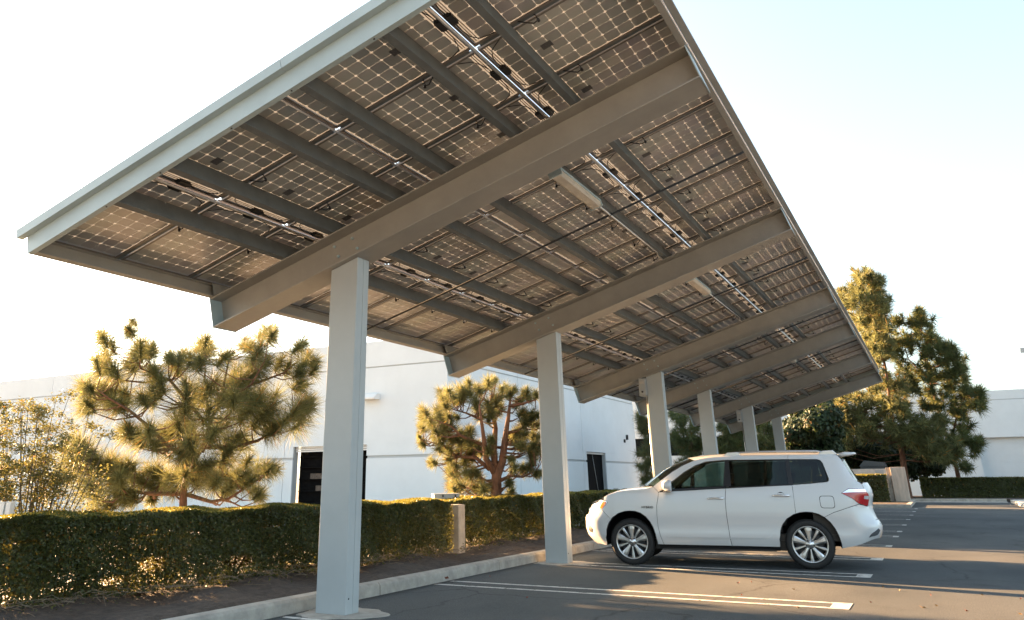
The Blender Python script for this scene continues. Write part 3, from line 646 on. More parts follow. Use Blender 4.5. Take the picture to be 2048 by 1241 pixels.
def grid(name, rows_, m, bulge=None, crown=0., n=14, parent=car, pw_=2):
    b = MB(); V = []; F = []
    for i, B in enumerate(rows_):
        for j in range(n+1):
            t = -1+2*j/n; k = 1-abs(t)**pw_
            V.append((B[0]+(bulge[i] if bulge else 0)*k, -abs(B[1])*-t if False else B[1]*-t, B[2]+(crown[i] if hasattr(crown, '__len__') else crown)*k))
    for i in range(len(rows_)-1):
        for j in range(n): q = i*(n+1)+j; F.append((q, q+1, q+n+2, q+n+1))
    b.add(V, F, True); return obj(name, b, m, parent)
# hood: boundary goes round the nose and back along the fenders
hb = []
for u, z in ((un+.02, .965), (ufa(-.87), .965), (ufa(-.83), .97), (ufa(-.76), .985), (ufa(-.66), 1.005), (ufa(-.56), 1.022), (ufa(-.47), 1.056), (ufa(-.385), 1.092), (ufa(-.28), 1.124), (-.185, 1.150), (-.08, 1.166), (0, 1.176), (.14, 1.188), (.286, 1.198), (.36, 1.213), (.415, 1.228)): hb.append(M(u, z))
grid('hood', hb, carw, crown=[.0, .01, .016, .022, .03]+[.036]*11, n=18, pw_=3)
wsb = [M(a, z, .01) for a, z in ((.43, 1.228), (.57, 1.334), (.767, 1.466), (.959, 1.569), (1.149, 1.646))]
grid('windscreen', wsb, cgl2, bulge=[-.26, -.25, -.23, -.2, -.17], crown=[.03, .035, .04, .045, .05], n=16)
rfb = [M(a, z) for a, z in ((1.149, 1.650), (1.28, 1.675), (1.423, 1.692), (1.691, 1.706), (2.2, 1.709), (2.66, 1.708), (3.12, 1.704), (3.33, 1.700), (3.43, 1.690))]
grid('roof', rfb, carw, bulge=[-.17, -.1, -.04, 0, 0, 0, 0, .04, .10], crown=[.05, .052, .054, .055, .056, .056, .05, .045, .04], n=16, pw_=4)
rgb_ = [M(ufa(a), z, .004) for a, z in ((3.475, 1.635), (3.56, 1.48), (3.655, 1.31), (3.70, 1.275))]
grid('rear_glass', rgb_, glassb, bulge=[.12, .12, .11, .10], n=12)
sp = MB(); NN = 12; V = []; F = []
for i, (x, z) in enumerate(((3.40, 1.722), (3.52, 1.742), (3.64, 1.735), (3.655, 1.705), (3.52, 1.68), (3.43, 1.66))):
    for j in range(NN+1): t = -1+2*j/NN; V.append((x+.10*(1-t*t)*(1 if i in (1, 2, 3, 4) else .8), t*.66, z+.012*(1-t*t)))
for i in range(6):
    for j in range(NN): F.append((i*(NN+1)+j, i*(NN+1)+j+1, ((i+1)%6)*(NN+1)+j+1, ((i+1)%6)*(NN+1)+j))
F += [tuple(i*(NN+1) for i in range(6)), tuple(i*(NN+1)+NN for i in range(6))[::-1]]
sp.add(V, F, True); obj('rear_spoiler', sp, carw, car)
# rocker, floor, wheel wells, dark inner hull behind the gaps
side('rocker', [(.43, .335), (2.335, .325), (2.335, .255), (.46, .255)], blk, ins=.03)
obj('underbody', box((-.30, -.74, .25), (3.15, .74, .40)).box((.5, -.86, .245), (2.28, .86, .41)), blk, car)
side('inner_hull', [(.44, .34), (.44, .62), (.35, .78), (.0, .88), (-.36, .80), (-.45, .55), (-.6, .5), (-.62, .92), (-.35, 1.05), (.44, 1.15), (2.3, 1.15), (3.3, 1.22), (3.55, .95), (3.6, .55), (3.3, .4), (3.27, .6), (3.12, .80), (2.80, .88), (2.45, .80), (2.32, .6), (2.32, .34)], blk, ins=.05, rim=.005, step=.09)
for arc in (archF, archR):
    for sg in (1, -1):
        b = MB(); V = []; F = []; n = len(arc)
        for d in (.012, .40):
            for a, z in arc: q = M(ufa(a), z, .0); V.append((q[0], (q[1]+d)*sg, z))
        F = [(i, i+1, n+i+1, n+i) for i in range(n-1)]+[tuple(range(n, 2*n))]
        b.add(V, F, True); obj('wheel_well', b, blk, car)
        lip = MB(); lip.tube([((q := M(ufa(a), z, .004))[0], q[1]*sg, z) for a, z in arc], .008, 5); obj('arch_lip', lip, blk, car)
# wheels
tyre = MB(); tw_ = .115
prof = [(.268, -tw_+.01), (.285, -tw_), (.325, -tw_-.004), (.348, -tw_+.012), (.360, -tw_+.035), (.362, 0), (.360, tw_-.035), (.348, tw_-.012), (.325, tw_+.004), (.285, tw_), (.268, tw_-.01)]
tyre.lathe(prof, 56); 
for k in range(60):
    t = 2*math.pi*k/60
    for s in (-1, 1):
        Mx = Matrix.Rotation(t+s*.02, 4, 'Z'); b0 = [(.3615, s*.06-.03, -.010), (.3655, s*.06-.03, -.010)]
        vs = [Mx@Vector((r_, y_, z_)) for r_, y_, z_ in ((.361, -.014, s*.058-.036), (.366, -.012, s*.058-.034), (.366, .012, s*.058-.034), (.361, .014, s*.058-.036), (.361, -.014, s*.058+.036), (.366, -.012, s*.058+.034), (.366, .012, s*.058+.034), (.361, .014, s*.058+.036))]
        tyre.add(vs, [(0,1,2,3)[::-1], (4,5,6,7), (0,1,5,4), (1,2,6,5), (2,3,7,6)])
tyme = tyre.mesh('tyre', rub)
rim_ = MB(); rim_.lathe([(.268, -.10), (.262, -.08), (.245, -.07), (.24, .05), (.245, .085), (.250, .098), (.262, .104), (.270, .102), (.270, .095)], 56)
for k in range(10):
    wide = k % 2 == 0; t = 2*math.pi*k/10+R(90)
    wi, wo = (.028, .050) if wide else (.014, .024); Mx = Matrix.Rotation(t, 4, 'Z')
    V = []
    for (r_, w_, zf, zb) in ((.045, wi*.9, .082, .04), (.12, wi, .088, .05), (.20, wo*.95, .092, .06), (.252, wo*1.1, .090, .07)):
        V += [(r_, -w_, zf-.012), (r_, -w_*.45, zf), (r_, w_*.45, zf), (r_, w_, zf-.012), (r_, w_*.8, zb), (r_, -w_*.8, zb)]
    F = []
    for i in range(3):
        for j in range(6): F.append((i*6+j, i*6+(j+1)%6, (i+1)*6+(j+1)%6, (i+1)*6+j))
    F += [tuple(range(6))[::-1], tuple(range(18, 24))]
    rim_.add([Mx@Vector(q) for q in V], F, False)
rim_.lathe([(0, .096), (.026, .096), (.034, .090), (.072, .082), (.075, .04)], 24)
rme = rim_.mesh('rim', rimm, bevel=0)
dk = MB().lathe([(0, .01), (.17, .012), (.235, .0), (.24, -.06)], 32).mesh('brake_disc', dkm)
lug = MB().lathe([(0, .10), (.009, .10), (.011, .085), (.014, .082)], 10).mesh('lug_nut', dkm)
capm = MB().lathe([(0, .1005), (.018, .1005), (.022, .0965)], 18).mesh('hub_cap', chr_)
for a in (0, WB):
    for sg in (1, -1):
        w = bpy.data.objects.new('wheel', None); COL.objects.link(w); w.parent = car; w.location = (a, -sg*(.93-tw_), .362); w.rotation_euler = (R(90)*sg, 0, 0); w.empty_display_size = .1
        w.rotation_euler = (R(90), 0, R(180) if sg < 0 else 0)
        if a == 0: w.rotation_euler[2] += R(-2)
        link('tyre', tyme, w); link('rim', rme, w); link('brake_disc', dk, w); link('hub_cap', capm, w)
        for k in range(5):
            t = R(90+36+72*k); link('lug_nut', lug, w, (.060*math.cos(t), .060*math.sin(t), 0))
# mirrors, handles, fuel flap, rails, badge
for sg in (1, -1):
    mb = MB(); V = []; F = []
    for i, (x, sc_) in enumerate(((.585, .2), (.60, .7), (.635, .95), (.69, 1.0), (.735, .97), (.745, .85))):
        for k in range(12):
            t = 2*math.pi*k/12; V.append((x, sg*(-1.035-.105*sc_*math.cos(t)), 1.245+.085*sc_*math.sin(t)+(.01 if math.sin(t) > 0 else 0)))
    for i in range(5):
        for k in range(12): F.append((i*12+k, i*12+(k+1)%12, (i+1)*12+(k+1)%12, (i+1)*12+k))
    F += [tuple(range(12)), tuple(range(60, 72))[::-1]]
    mb.add(V, F, True); mi = obj('door_mirror', mb, carw, car)
    obj('mirror_arm', box((.62, min(-sg*.88, -sg*.99), 1.150), (.72, max(-sg*.88, -sg*.99), 1.185)), blk, mi)
    obj('mirror_base', MB().box((.61, min(-sg*.97, -sg*1.12), 1.150), (.735, max(-sg*.97, -sg*1.12), 1.166)), chr_, mi, bevel=.006)
    for d_, a0, z0 in ((0, 1.43, 1.042), (1, 2.455, 1.083)):
        yb = -sg*(HW-.02)
        hm = MB().tube([(a0-.13, yb, z0), (a0-.115, yb-sg*.032, z0), (a0-.03, yb-sg*.045, z0+.004), (a0+.06, yb-sg*.045, z0+.004), (a0+.12, yb-sg*.032, z0+.002), (a0+.13, yb, z0)], [.012, .013, .013, .013, .016, .014], 8)
        dl = [o for o in car.children if o.name.startswith('front_door' if d_ == 0 else 'rear_door')][0 if sg > 0 else 1]
        obj('handle', hm, chr_, dl); obj('handle_cup', MB().lathe([(0, -.004), (.05, -.003), (.055, .0)], 18, Matrix.Translation((a0, yb+sg*.006, z0))@Matrix.Rotation(R(90)*sg, 4, 'X')), dkm, dl)
    rk = MB(); rs2 = [M(a, z) for a, z in ((1.60, 1.71), (1.80, 1.712), (2.2, 1.713), (2.7, 1.712), (3.1, 1.71), (3.36, 1.70))]
    zo = [.005, .055, .068, .07, .066, .012]
    V = []; F = []
    for q, z_ in zip(rs2, zo):
        yb = (q[1]+.08)*sg
        for (dy, dz) in ((-.03, z_-.022), (-.022, z_+.006), (.022, z_+.006), (.03, z_-.022)): V.append((q[0], yb+dy, q[2]+dz))
    for i in range(5):
        for k in range(4): F.append((i*4+k, i*4+(k+1)%4, (i+1)*4+(k+1)%4, (i+1)*4+k))
    F += [(0, 1, 2, 3), (20, 21, 22, 23)]
    rk.add(V, F, False); rr = obj('roof_rack', rk, mat('rack_metal', (.45, .43, .41), .3, metal=.8) if 'rack_metal' not in MATS else MATS['rack_metal'], car, bevel=.006)
    for q in (rs2[0], rs2[4]):
        yb = (q[1]+.08)*sg; x = q[0]+.06; obj('rack_foot', MB().prism([(x-.06, q[2]-.005), (x+.26, q[2]-.005), (x+.19, q[2]+.066), (x+.03, q[2]+.058)], yb-.034, yb+.034), rimm, rr, bevel=.008)
side('fuel_flap', roundc([(3.03, .902), (3.23, .902), (3.23, 1.071), (3.03, 1.071)], .045, (0, 1, 2, 3)), carw, both=False, ins=-.004, step=.05, rim=.006)
side('fuel_flap_gap', roundc([(3.022, .894), (3.238, .894), (3.238, 1.079), (3.022, 1.079)], .048, (0, 1, 2, 3)), blk, both=False, ins=-.0015, step=.05, rim=.003)
side('sill_crease', [(.58, .470), (.85, .442), (2.05, .444), (2.20, .47), (2.26, .54), (2.27, .54), (2.22, .46), (2.06, .432), (.84, .430), (.60, .45)], carw, ins=-.006, step=.05, rim=.012)
cu = bpy.data.curves.new('badge', 'FONT'); cu.body = 'HYBRID'; cu.size = .052; cu.extrude = .004; cu.space_character = 1.12
tmp = bpy.data.objects.new('badge', cu); COL.objects.link(tmp); bpy.context.view_layer.update()
me = bpy.data.meshes.new_from_object(tmp.evaluated_get(bpy.context.evaluated_depsgraph_get())); bpy.data.objects.remove(tmp); me.materials.clear(); me.materials.append(dkm)
link('badge', me, car, (.205, -(HW+.001), .888), (R(90), 0, 0))
# cabin
def seat(x, y):
    s_ = MB().box((x, y-.25, .50), (x+.50, y+.25, .66)); V = [(x+.42, .62), (x+.56, .62), (x+.74, 1.22), (x+.64, 1.24)]
    s_.prism(V, y-.24, y+.24); s_.prism([(x+.68, 1.27), (x+.77, 1.26), (x+.81, 1.43), (x+.73, 1.45)], y-.13, y+.13)
    s2 = obj('seat', s_, blk if x > 1.0 else seatm, car, bevel=.02)
    for d in (-.05, .05): obj('headrest_rod', MB().tube([(x+.71, y+d, 1.2), (x+.735, y+d, 1.29)], .007, 6), chr_, s2)
for y in (-.42, .42): seat(.92, y)
for y in (-.45, .45): seat(1.92, y)
obj('dashboard', MB().prism([(.45, .75), (.85, .78), (.90, .98), (.80, 1.08), (.45, 1.12)], -.78, .78), blk, car, bevel=.02)
sw = MB().lathe([(.175+.014*math.cos(t), .014*math.sin(t)) for t in np.linspace(0, 2*math.pi, 9)[:-1]], 26, Matrix.Translation((.98, -.42, 1.06))@Matrix.Rotation(R(-62), 4, 'Y'), closed=True)
obj('steering_wheel', sw, blk, car); obj('cabin_floor', box((.45, -.80, .405), (3.45, .80, .50)), blk, car)
obj('rear_trim', box((2.9, -.78, .5), (3.4, .78, 1.12)), blk, car)
ip = MB().tube([(.62, .80, 1.20), (.95, .77, 1.46), (1.2, .74, 1.60)], .035, 6); obj('inner_pillar', ip, seatm, car)

# ------------------------------------------------------------------ foliage machinery
def needles(cs, ds, rad, n, wid, droop=.12, spread=(10, 118)):
    """brush-like tufts: cs centres, ds axes (unit), rad needle lengths -> triangles"""
    cs = np.asarray(cs, float); ds = np.asarray(ds, float); k = len(cs); T = k*n
    c = np.repeat(cs, n, 0); d = np.repeat(ds, n, 0); r = np.repeat(np.asarray(rad, float), n)
    rv = RNG.normal(size=(T, 3)); p = rv-d*np.sum(rv*d, 1, keepdims=True); p /= np.linalg.norm(p, axis=1, keepdims=True)+1e-9
    th = np.radians(RNG.uniform(spread[0], spread[1], T))[:, None]; ln = (r*RNG.uniform(.65, 1.1, T))[:, None]
    base = c-d*(r*RNG.uniform(-.1, .5, T))[:, None]
    dirn = d*np.cos(th)+p*np.sin(th); tip = base+dirn*ln; tip[:, 2] -= (ln[:, 0]*droop*np.sin(th[:, 0])**2)
    side_ = np.cross(dirn, RNG.normal(size=(T, 3))); side_ /= np.linalg.norm(side_, axis=1, keepdims=True)+1e-9
    w = wid*RNG.uniform(.7, 1.2, T)[:, None]
    V = np.stack([base-side_*w/2, base+side_*w/2, tip], 1).reshape(-1, 3); F = np.arange(3*T).reshape(-1, 3)
    tint = np.clip(np.repeat(RNG.uniform(.2, .8, k), n)+RNG.normal(0, .14, T), 0, .92)
    brown = RNG.random(T) < .02; tint[brown] = 1.
    return V, F, tint
def leaves(C, Nn, size, asp=.55):
    """leaf quads (rhombus) at C facing roughly Nn"""
    T = len(C); Nn = Nn+RNG.normal(0, .55, (T, 3)); Nn /= np.linalg.norm(Nn, axis=1, keepdims=True)+1e-9
    a = np.cross(Nn, RNG.normal(size=(T, 3))); a /= np.linalg.norm(a, axis=1, keepdims=True)+1e-9; b = np.cross(Nn, a)
    s = (size*RNG.uniform(.6, 1.3, T))[:, None]
    V = np.stack([C-a*s, C+b*s*asp-Nn*s*.15, C+a*s, C-b*s*asp-Nn*s*.15], 1).reshape(-1, 3); F = np.arange(4*T).reshape(-1, 4)
    tint = np.clip(RNG.normal(.45, .2, T), 0, .92); tint[RNG.random(T) < .012] = 1.
    return V, F, tint
def branches(trunks, tips, root, m, r_tip=.012, name='branch'):
    """trunks: list of (points, radii). tips: points joined to the nearest trunk node"""
    nodes = []
    for i, (pts, rad) in enumerate(trunks):
        b = MB().tube([Vector(p)-root.location for p in pts], rad, 9); obj('trunk' if i == 0 else 'limb', b, m, root)
        for a in range(len(pts)-1):
            for t in np.linspace(0, 1, 6): nodes.append((np.array(pts[a])*(1-t)+np.array(pts[a+1])*t, rad[a]*(1-t)+rad[a+1]*t))
    P_ = np.array([n[0] for n in nodes]); b = MB()
    for tp in tips:
        q = np.array(tp); dd_ = np.linalg.norm((P_-q)*np.array([1, 1, 1.25]), axis=1)+np.maximum(0, P_[:, 2]-q[2]+.1)*1.2
        i = int(np.argmin(dd_)); s = P_[i]; mid = (s+q)/2+np.array([0, 0, -.10*np.linalg.norm(q-s)]); r = min(nodes[i][1]*.6, r_tip*2.2)
        b.tube([Vector(s)-root.location, Vector(mid)-root.location, Vector(q)-root.location], [r, (r+r_tip)/2, r_tip*.6], 5, cap=False)
    if b.v: obj(name, b, m, root, stuff=True)
def outward(P_, axis_pt, up=.8, jit=.35):
    d = P_-axis_pt; d[:, 2] *= .4; d /= np.linalg.norm(d, axis=1, keepdims=True)+1e-6; d[:, 2] += up; d += RNG.normal(0, jit, d.shape)
    return d/np.linalg.norm(d, axis=1, keepdims=True)
def pine(lab, base_px, dist, zoom, blobs, trunks, need, m, per=1, ln=.3, wid=.006, nper=300, depth=1.0, barkm=bark, back_fill=0, fat=1.5, group='pine trees round the car park', ground=0.08):
    """blobs: (x, y, r) read off the photograph, turned into world positions spread in depth round the trunk"""
    ox, oy, sc_ = zoom; f = lambda x, y, dd: px(ox+x/sc_, oy+y/sc_, dd)
    b0 = px(*base_px, dist); root = thing('pine_tree', lab, 'tree', (b0[0], b0[1], ground), 0, group)
    mpp = dist/FPX/sc_*1.03
    C = []; Rr = []
    cx = np.mean([b[0] for b in blobs])
    hw = max(abs(b[0]-cx) for b in blobs)
    for (x, y, r) in blobs:
        dm = depth*math.sqrt(max(.08, 1-((x-cx)/(hw*1.05))**2))
        for k in range(per):
            j = RNG.normal(0, .42, 3) if per > 1 else np.zeros(3)
            dd = dist+RNG.uniform(-dm, dm)
            C.append(f(x+j[0]*r, y+j[1]*r, dd)+np.array([0, 0, j[2]*0])); Rr.append(r*mpp*(.95 if per == 1 else .5))
        for k in range(back_fill):
            j = RNG.normal(0, .5, 2); C.append(f(x+j[0]*r, y+j[1]*r, dist+RNG.uniform(-.2, 1)*dm)); Rr.append(r*mpp*.8)
    C = np.array(C); Rr = np.array(Rr)
    ax_pt = np.array([b0[0], b0[1], C[:, 2].mean()*.6])
    D_ = outward(C.copy(), ax_pt)
    lens = Rr*fat if per == 1 else np.full(len(C), ln)*RNG.uniform(.8, 1.25, len(C))
    V, F, t = needles(C, D_, lens, nper, wid)
    fast('needles', V-np.array(root.location), F, m, root, t)
    tr = []
    for pts, r0, r1, dz in trunks:
        w = [f(x, y, dist+dz*i/max(1, len(pts)-1)) for i, (x, y) in enumerate(pts)]; r0 *= .7; r1 *= .5
        if dz == 0 and not tr: w = [np.array([w[0][0], w[0][1], ground-.1])]+w
        n = len(w); tr.append(([tuple(q) for q in w], [r0+(r1-r0)*i/(n-1) for i in range(n)]))
    tips = C-D_*lens[:, None]*.5
    branches(tr, tips if per == 1 else tips[::7], root, barkm)
    return root

# ------------------------------------------------------------------ pines behind the hedge
Z1 = (0, 640, 3.103)
B1 = [(640,110,80),(800,60,55),(870,150,100),(940,190,60),(1060,220,55),(1275,130,85),(1180,230,70),(1520,130,70),(1620,170,120),(1690,90,60),(1860,160,80),(600,270,90),(710,300,80),(820,260,80),(950,330,90),(1000,400,70),(1100,300,80),(1240,250,80),(1390,230,80),(1450,340,120),(1600,330,120),(1740,260,90),(1880,280,70),(1860,390,80),(540,410,70),(640,440,90),(560,520,70),(700,520,80),(760,450,80),(880,480,80),(1160,480,120),(1290,420,120),(1300,560,130),(1450,480,120),(1560,540,120),(1700,480,120),(1820,580,120),(1880,520,80),(1750,640,90),(1640,600,100),(1100,640,110),(1050,720,80),(920,690,70),(800,680,70),(860,740,70),(960,770,60),(1180,760,90),(1400,620,110),(1480,720,100),(1420,820,90),(1330,700,80),(1120,830,70),(1280,900,70),(470,790,100),(430,880,80),(540,850,80),(620,900,90),(700,880,90),(560,1040,100),(620,1120,80),(740,980,80),(800,960,80),(880,1000,90),(960,960,80),(1060,980,90),(1150,960,80),(1000,1040,60),(820,1100,50),(1180,880,80),(730,1090,60),(940,1120,40),(1290,960,80),(1350,1000,80),(1430,970,90),(1520,960,70),(1600,920,70),(1680,920,60),(1610,1080,60),(1560,1000,60),(1390,1060,50)]
T1 = [([(1135, 1190), (1140, 1000), (1200, 880), (1270, 760), (1300, 650), (1380, 450), (1420, 250)], .115, .03, 0),
      ([(1140, 1080), (950, 1080), (740, 1060), (620, 950), (480, 880)], .06, .02, .5), ([(1160, 1085), (1310, 1130), (1420, 1110), (1560, 1020), (1680, 930)], .055, .02, -.4),
      ([(1210, 860), (1060, 800), (920, 660), (800, 560), (680, 490), (600, 430)], .06, .02, -.5), ([(1260, 790), (1450, 790), (1600, 750), (1720, 680), (1830, 590)], .06, .02, .5),
      ([(1290, 660), (1100, 430), (1050, 370), (900, 390), (700, 370), (630, 200)], .05, .015, .6), ([(1380, 450), (1600, 390), (1760, 330), (1860, 250)], .045, .015, .4), ([(1330, 560), (1560, 400), (1640, 260)], .045, .015, -.6), ([(1060, 380), (870, 300), (860, 160)], .03, .012, -.3), ([(1390, 880), (1380, 960)], .05, .02, .6), ([(1300, 640), (1270, 400), (1275, 180)], .035, .012, .5)]
pine('broad bushy pine with long bright needles behind the hedge left of the nearest post', (365, 1015), 15.9, Z1, B1, T1, 0, needle2, nper=290, depth=1.3, wid=.0095, back_fill=2, fat=1.72)
Z2 = (820, 740, 4.267)
B2 = [(330,180,70),(420,170,80),(300,260,70),(380,250,80),(500,190,70),(560,150,60),(670,100,70),(720,80,40),(820,150,70),(860,200,50),(560,260,90),(660,280,90),(740,260,80),(690,360,80),(780,320,60),(600,380,70),(130,360,70),(220,350,80),(300,330,80),(170,430,80),(260,440,80),(330,400,60),(110,500,50),(210,520,70),(300,500,80),(80,570,30),(100,630,50),(250,590,70),(340,580,80),(430,560,80),(500,520,60),(500,600,80),(560,640,70),(420,650,80),(240,680,60),(330,680,60),(500,690,80),(600,700,70),(680,600,60),(670,680,60),(200,790,50),(380,800,70),(460,790,80),(400,880,80),(480,900,80),(550,880,70),(600,940,70),(420,980,80),(520,1000,80),(620,1010,70),(330,860,60),(370,1010,50),(1000,190,60),(1070,210,60),(960,250,40),(960,360,80),(1040,370,80),(980,450,80),(1060,470,60),(900,560,70),(980,560,70),(1060,570,60),(950,640,70),(1060,640,60),(1060,710,70),(870,600,60),(860,760,40),(900,830,50),(960,830,60),(1040,820,70),(1080,880,50),(850,970,50),(870,1040,50),(1200,420,70),(1180,560,70),(1170,700,60)]
T2 = [([(735, 1090), (740, 900), (790, 780), (810, 600), (840, 400), (860, 230)], .24, .05, 0), ([(735, 900), (715, 700), (730, 500), (715, 380), (690, 290)], .14, .05, .5), ([(725, 880), (650, 760), (635, 620), (612, 450), (590, 300)], .13, .04, -.5),
      ([(740, 960), (860, 905), (960, 915), (1080, 860)], .07, .025, -.4), ([(835, 540), (930, 510), (1060, 460)], .06, .02, .4), ([(845, 310), (960, 290), (1080, 255)], .06, .03, -.4), ([(680, 850), (560, 750), (400, 740), (280, 650), (120, 600)], .08, .02, .5), ([(620, 640), (430, 560), (350, 480), (220, 430)], .06, .02, -.6), ([(600, 420), (480, 370), (340, 330)], .05, .02, .5), ([(700, 1080), (600, 1100), (520, 1020)], .06, .02, -.4)]
pine('upright open pine with forked reddish trunks between the two nearest posts', (990, 1005), 20.5, Z2, B2, T2, 0, needle2, nper=220, depth=1.3, wid=.0125, back_fill=2)
Z3 = (1650, 520, 2.822)
B3 = [(240,90,45),(190,100,45),(290,120,45),(180,190,60),(240,250,80),(300,180,60),(330,260,60),(110,200,50),(130,260,50),(200,320,80),(290,330,80),(340,380,50),(240,410,80),(320,450,60),(270,470,60),(300,520,60),(290,560,50),(340,500,50),(350,680,80),(420,720,80),(300,760,90),(200,780,90),(100,800,70),(60,850,60),(120,880,80),(220,880,90),(330,880,90),(400,800,80),(450,850,70),(350,960,80),(250,960,80),(150,940,80),(60,950,70),(100,1010,60),(430,960,60),(440,1010,60),(530,930,70),(540,1000,80),(600,980,80),(650,930,70),(640,1040,80),(700,1080,80),(560,1060,70),(740,1100,60),(40,920,40),(260,640,60)]
T3 = [([(470, 1330), (455, 1240), (430, 1060), (380, 900), (340, 600), (240, 120)], .38, .06, 0)]
pine('tallest golden lit pine with a thick bare trunk beside the pale wall end', (1822, 992), 58, Z3, B3, T3, 0, needle2, per=19, ln=.6, nper=60, wid=.055, depth=2.6)
B4 = [(530,290,25),(540,330,45),(500,360,40),(570,380,50),(540,430,60),(600,440,50),(560,500,70),(620,500,50),(570,570,70),(640,570,60),(430,440,60),(410,480,50),(460,470,40),(410,340,40),(380,530,40),(440,590,60),(500,640,70),(600,650,60),(540,720,80),(620,760,80),(480,700,60),(700,540,50),(740,570,60),(690,500,40),(770,610,30),(680,650,60),(740,660,70),(700,720,70),(780,720,60),(740,790,70),(640,800,70),(560,810,60),(860,740,40),(880,800,45),(820,800,50),(790,750,50),(760,870,40),(800,950,50),(840,1040,60),(870,1030,30),(790,1000,40),(720,1010,60),(790,1170,30)]
T4 = [([(765, 1260), (755, 1240), (740, 1170), (700, 1050), (640, 850), (570, 600), (530, 300)], .26, .05, 0), ([(705, 1060), (740, 900), (780, 780)], .12, .04, -.6), ([(720, 1100), (800, 1010), (850, 1030)], .08, .03, .5), ([(590, 680), (470, 560), (410, 350)], .09, .03, .6)]
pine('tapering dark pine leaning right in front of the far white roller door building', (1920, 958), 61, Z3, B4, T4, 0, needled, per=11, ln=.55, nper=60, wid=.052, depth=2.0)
Z4 = (1250, 740, 4.551)
pine('narrow pine peeping out between the white wall corner and the third post', (1322, 965), 42, Z4, [(150,480,60),(180,560,50),(130,430,40),(170,760,60),(200,850,60),(160,900,50),(220,960,60),(190,1000,50),(140,520,50),(240,600,60),(260,800,60),(270,700,60),(250,480,60)], [([(330, 1000), (320, 800), (300, 600), (250, 400)], .18, .05, 0)], 0, needle2, per=9, ln=.42, nper=60, wid=.022, depth=1.2)
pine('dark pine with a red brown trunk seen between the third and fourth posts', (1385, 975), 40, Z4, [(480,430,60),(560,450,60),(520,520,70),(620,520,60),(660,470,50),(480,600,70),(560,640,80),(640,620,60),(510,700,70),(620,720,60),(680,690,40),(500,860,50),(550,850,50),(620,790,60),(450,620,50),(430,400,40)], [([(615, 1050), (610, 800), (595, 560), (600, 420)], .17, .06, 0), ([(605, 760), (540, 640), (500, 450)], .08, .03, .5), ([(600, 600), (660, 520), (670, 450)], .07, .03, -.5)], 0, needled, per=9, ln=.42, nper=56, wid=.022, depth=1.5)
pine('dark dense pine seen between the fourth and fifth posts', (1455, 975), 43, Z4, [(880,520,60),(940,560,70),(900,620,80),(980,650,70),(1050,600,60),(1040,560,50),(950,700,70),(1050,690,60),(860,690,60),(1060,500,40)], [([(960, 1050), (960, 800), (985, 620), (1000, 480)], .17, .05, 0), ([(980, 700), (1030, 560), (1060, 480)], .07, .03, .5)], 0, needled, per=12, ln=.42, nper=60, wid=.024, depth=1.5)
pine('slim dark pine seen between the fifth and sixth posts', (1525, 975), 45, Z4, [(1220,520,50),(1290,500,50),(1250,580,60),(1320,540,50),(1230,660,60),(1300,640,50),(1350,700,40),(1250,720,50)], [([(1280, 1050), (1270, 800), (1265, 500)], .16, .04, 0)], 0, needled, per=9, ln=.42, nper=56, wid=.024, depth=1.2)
def broadleaf(lab, base_px, dist, blobs, zoom, m, n=900, size=.13, trunk_r=.2, group='broadleaf trees behind the carport'):
    ox, oy, sc_ = zoom; b0 = px(*base_px, dist); root = thing('broadleaf_tree', lab, 'tree', (b0[0], b0[1], .1), 0, group); mpp = dist/FPX/sc_
    C = []; Nn = []
    for (x, y, r) in blobs:
        c = px(ox+x/sc_, oy+y/sc_, dist+RNG.uniform(-1, 1)*1.2); k = int(n*(r/80)**2)
        d = RNG.normal(size=(k, 3)); d /= np.linalg.norm(d, axis=1, keepdims=True); rad = (RNG.random(k)**.45)*r*mpp*1.1
        C.append(c+d*rad[:, None]*np.array([1, 1.2, .9])); Nn.append(d+np.array([0, 0, .4]))
    C = np.concatenate(C); Nn = np.concatenate(Nn); V, F, t = leaves(C, Nn, size); fast('leaves', V-np.array(root.location), F, m, root, t, n=4)
    top = C.mean(0); branches([([(b0[0], b0[1], -.1), tuple((np.array([b0[0], b0[1], 0])+top)/2), tuple(top)], [trunk_r, trunk_r*.8, trunk_r*.4])], [C[i] for i in RNG.integers(0, len(C), 30)], root, bark2, .03)
    return root
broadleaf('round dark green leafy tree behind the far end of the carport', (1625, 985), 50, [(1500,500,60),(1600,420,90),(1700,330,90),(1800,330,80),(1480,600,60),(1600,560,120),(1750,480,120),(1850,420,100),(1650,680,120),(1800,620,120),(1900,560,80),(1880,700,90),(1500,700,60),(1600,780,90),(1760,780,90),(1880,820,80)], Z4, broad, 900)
broadleaf('low dark leafy tree in the shade beneath the tall golden pine', (1770, 985), 64, [(1960,700,90),(2080,720,100),(2200,720,110),(2320,760,110),(2440,780,110),(2560,800,110),(2680,800,110),(2780,800,90),(2860,810,70),(2020,820,100),(2160,840,100),(2300,860,100),(2440,880,100),(2580,900,90),(2700,890,80),(2820,880,70),(2260,640,80),(2450,680,80),(2620,720,80)], Z4, broad, 800)

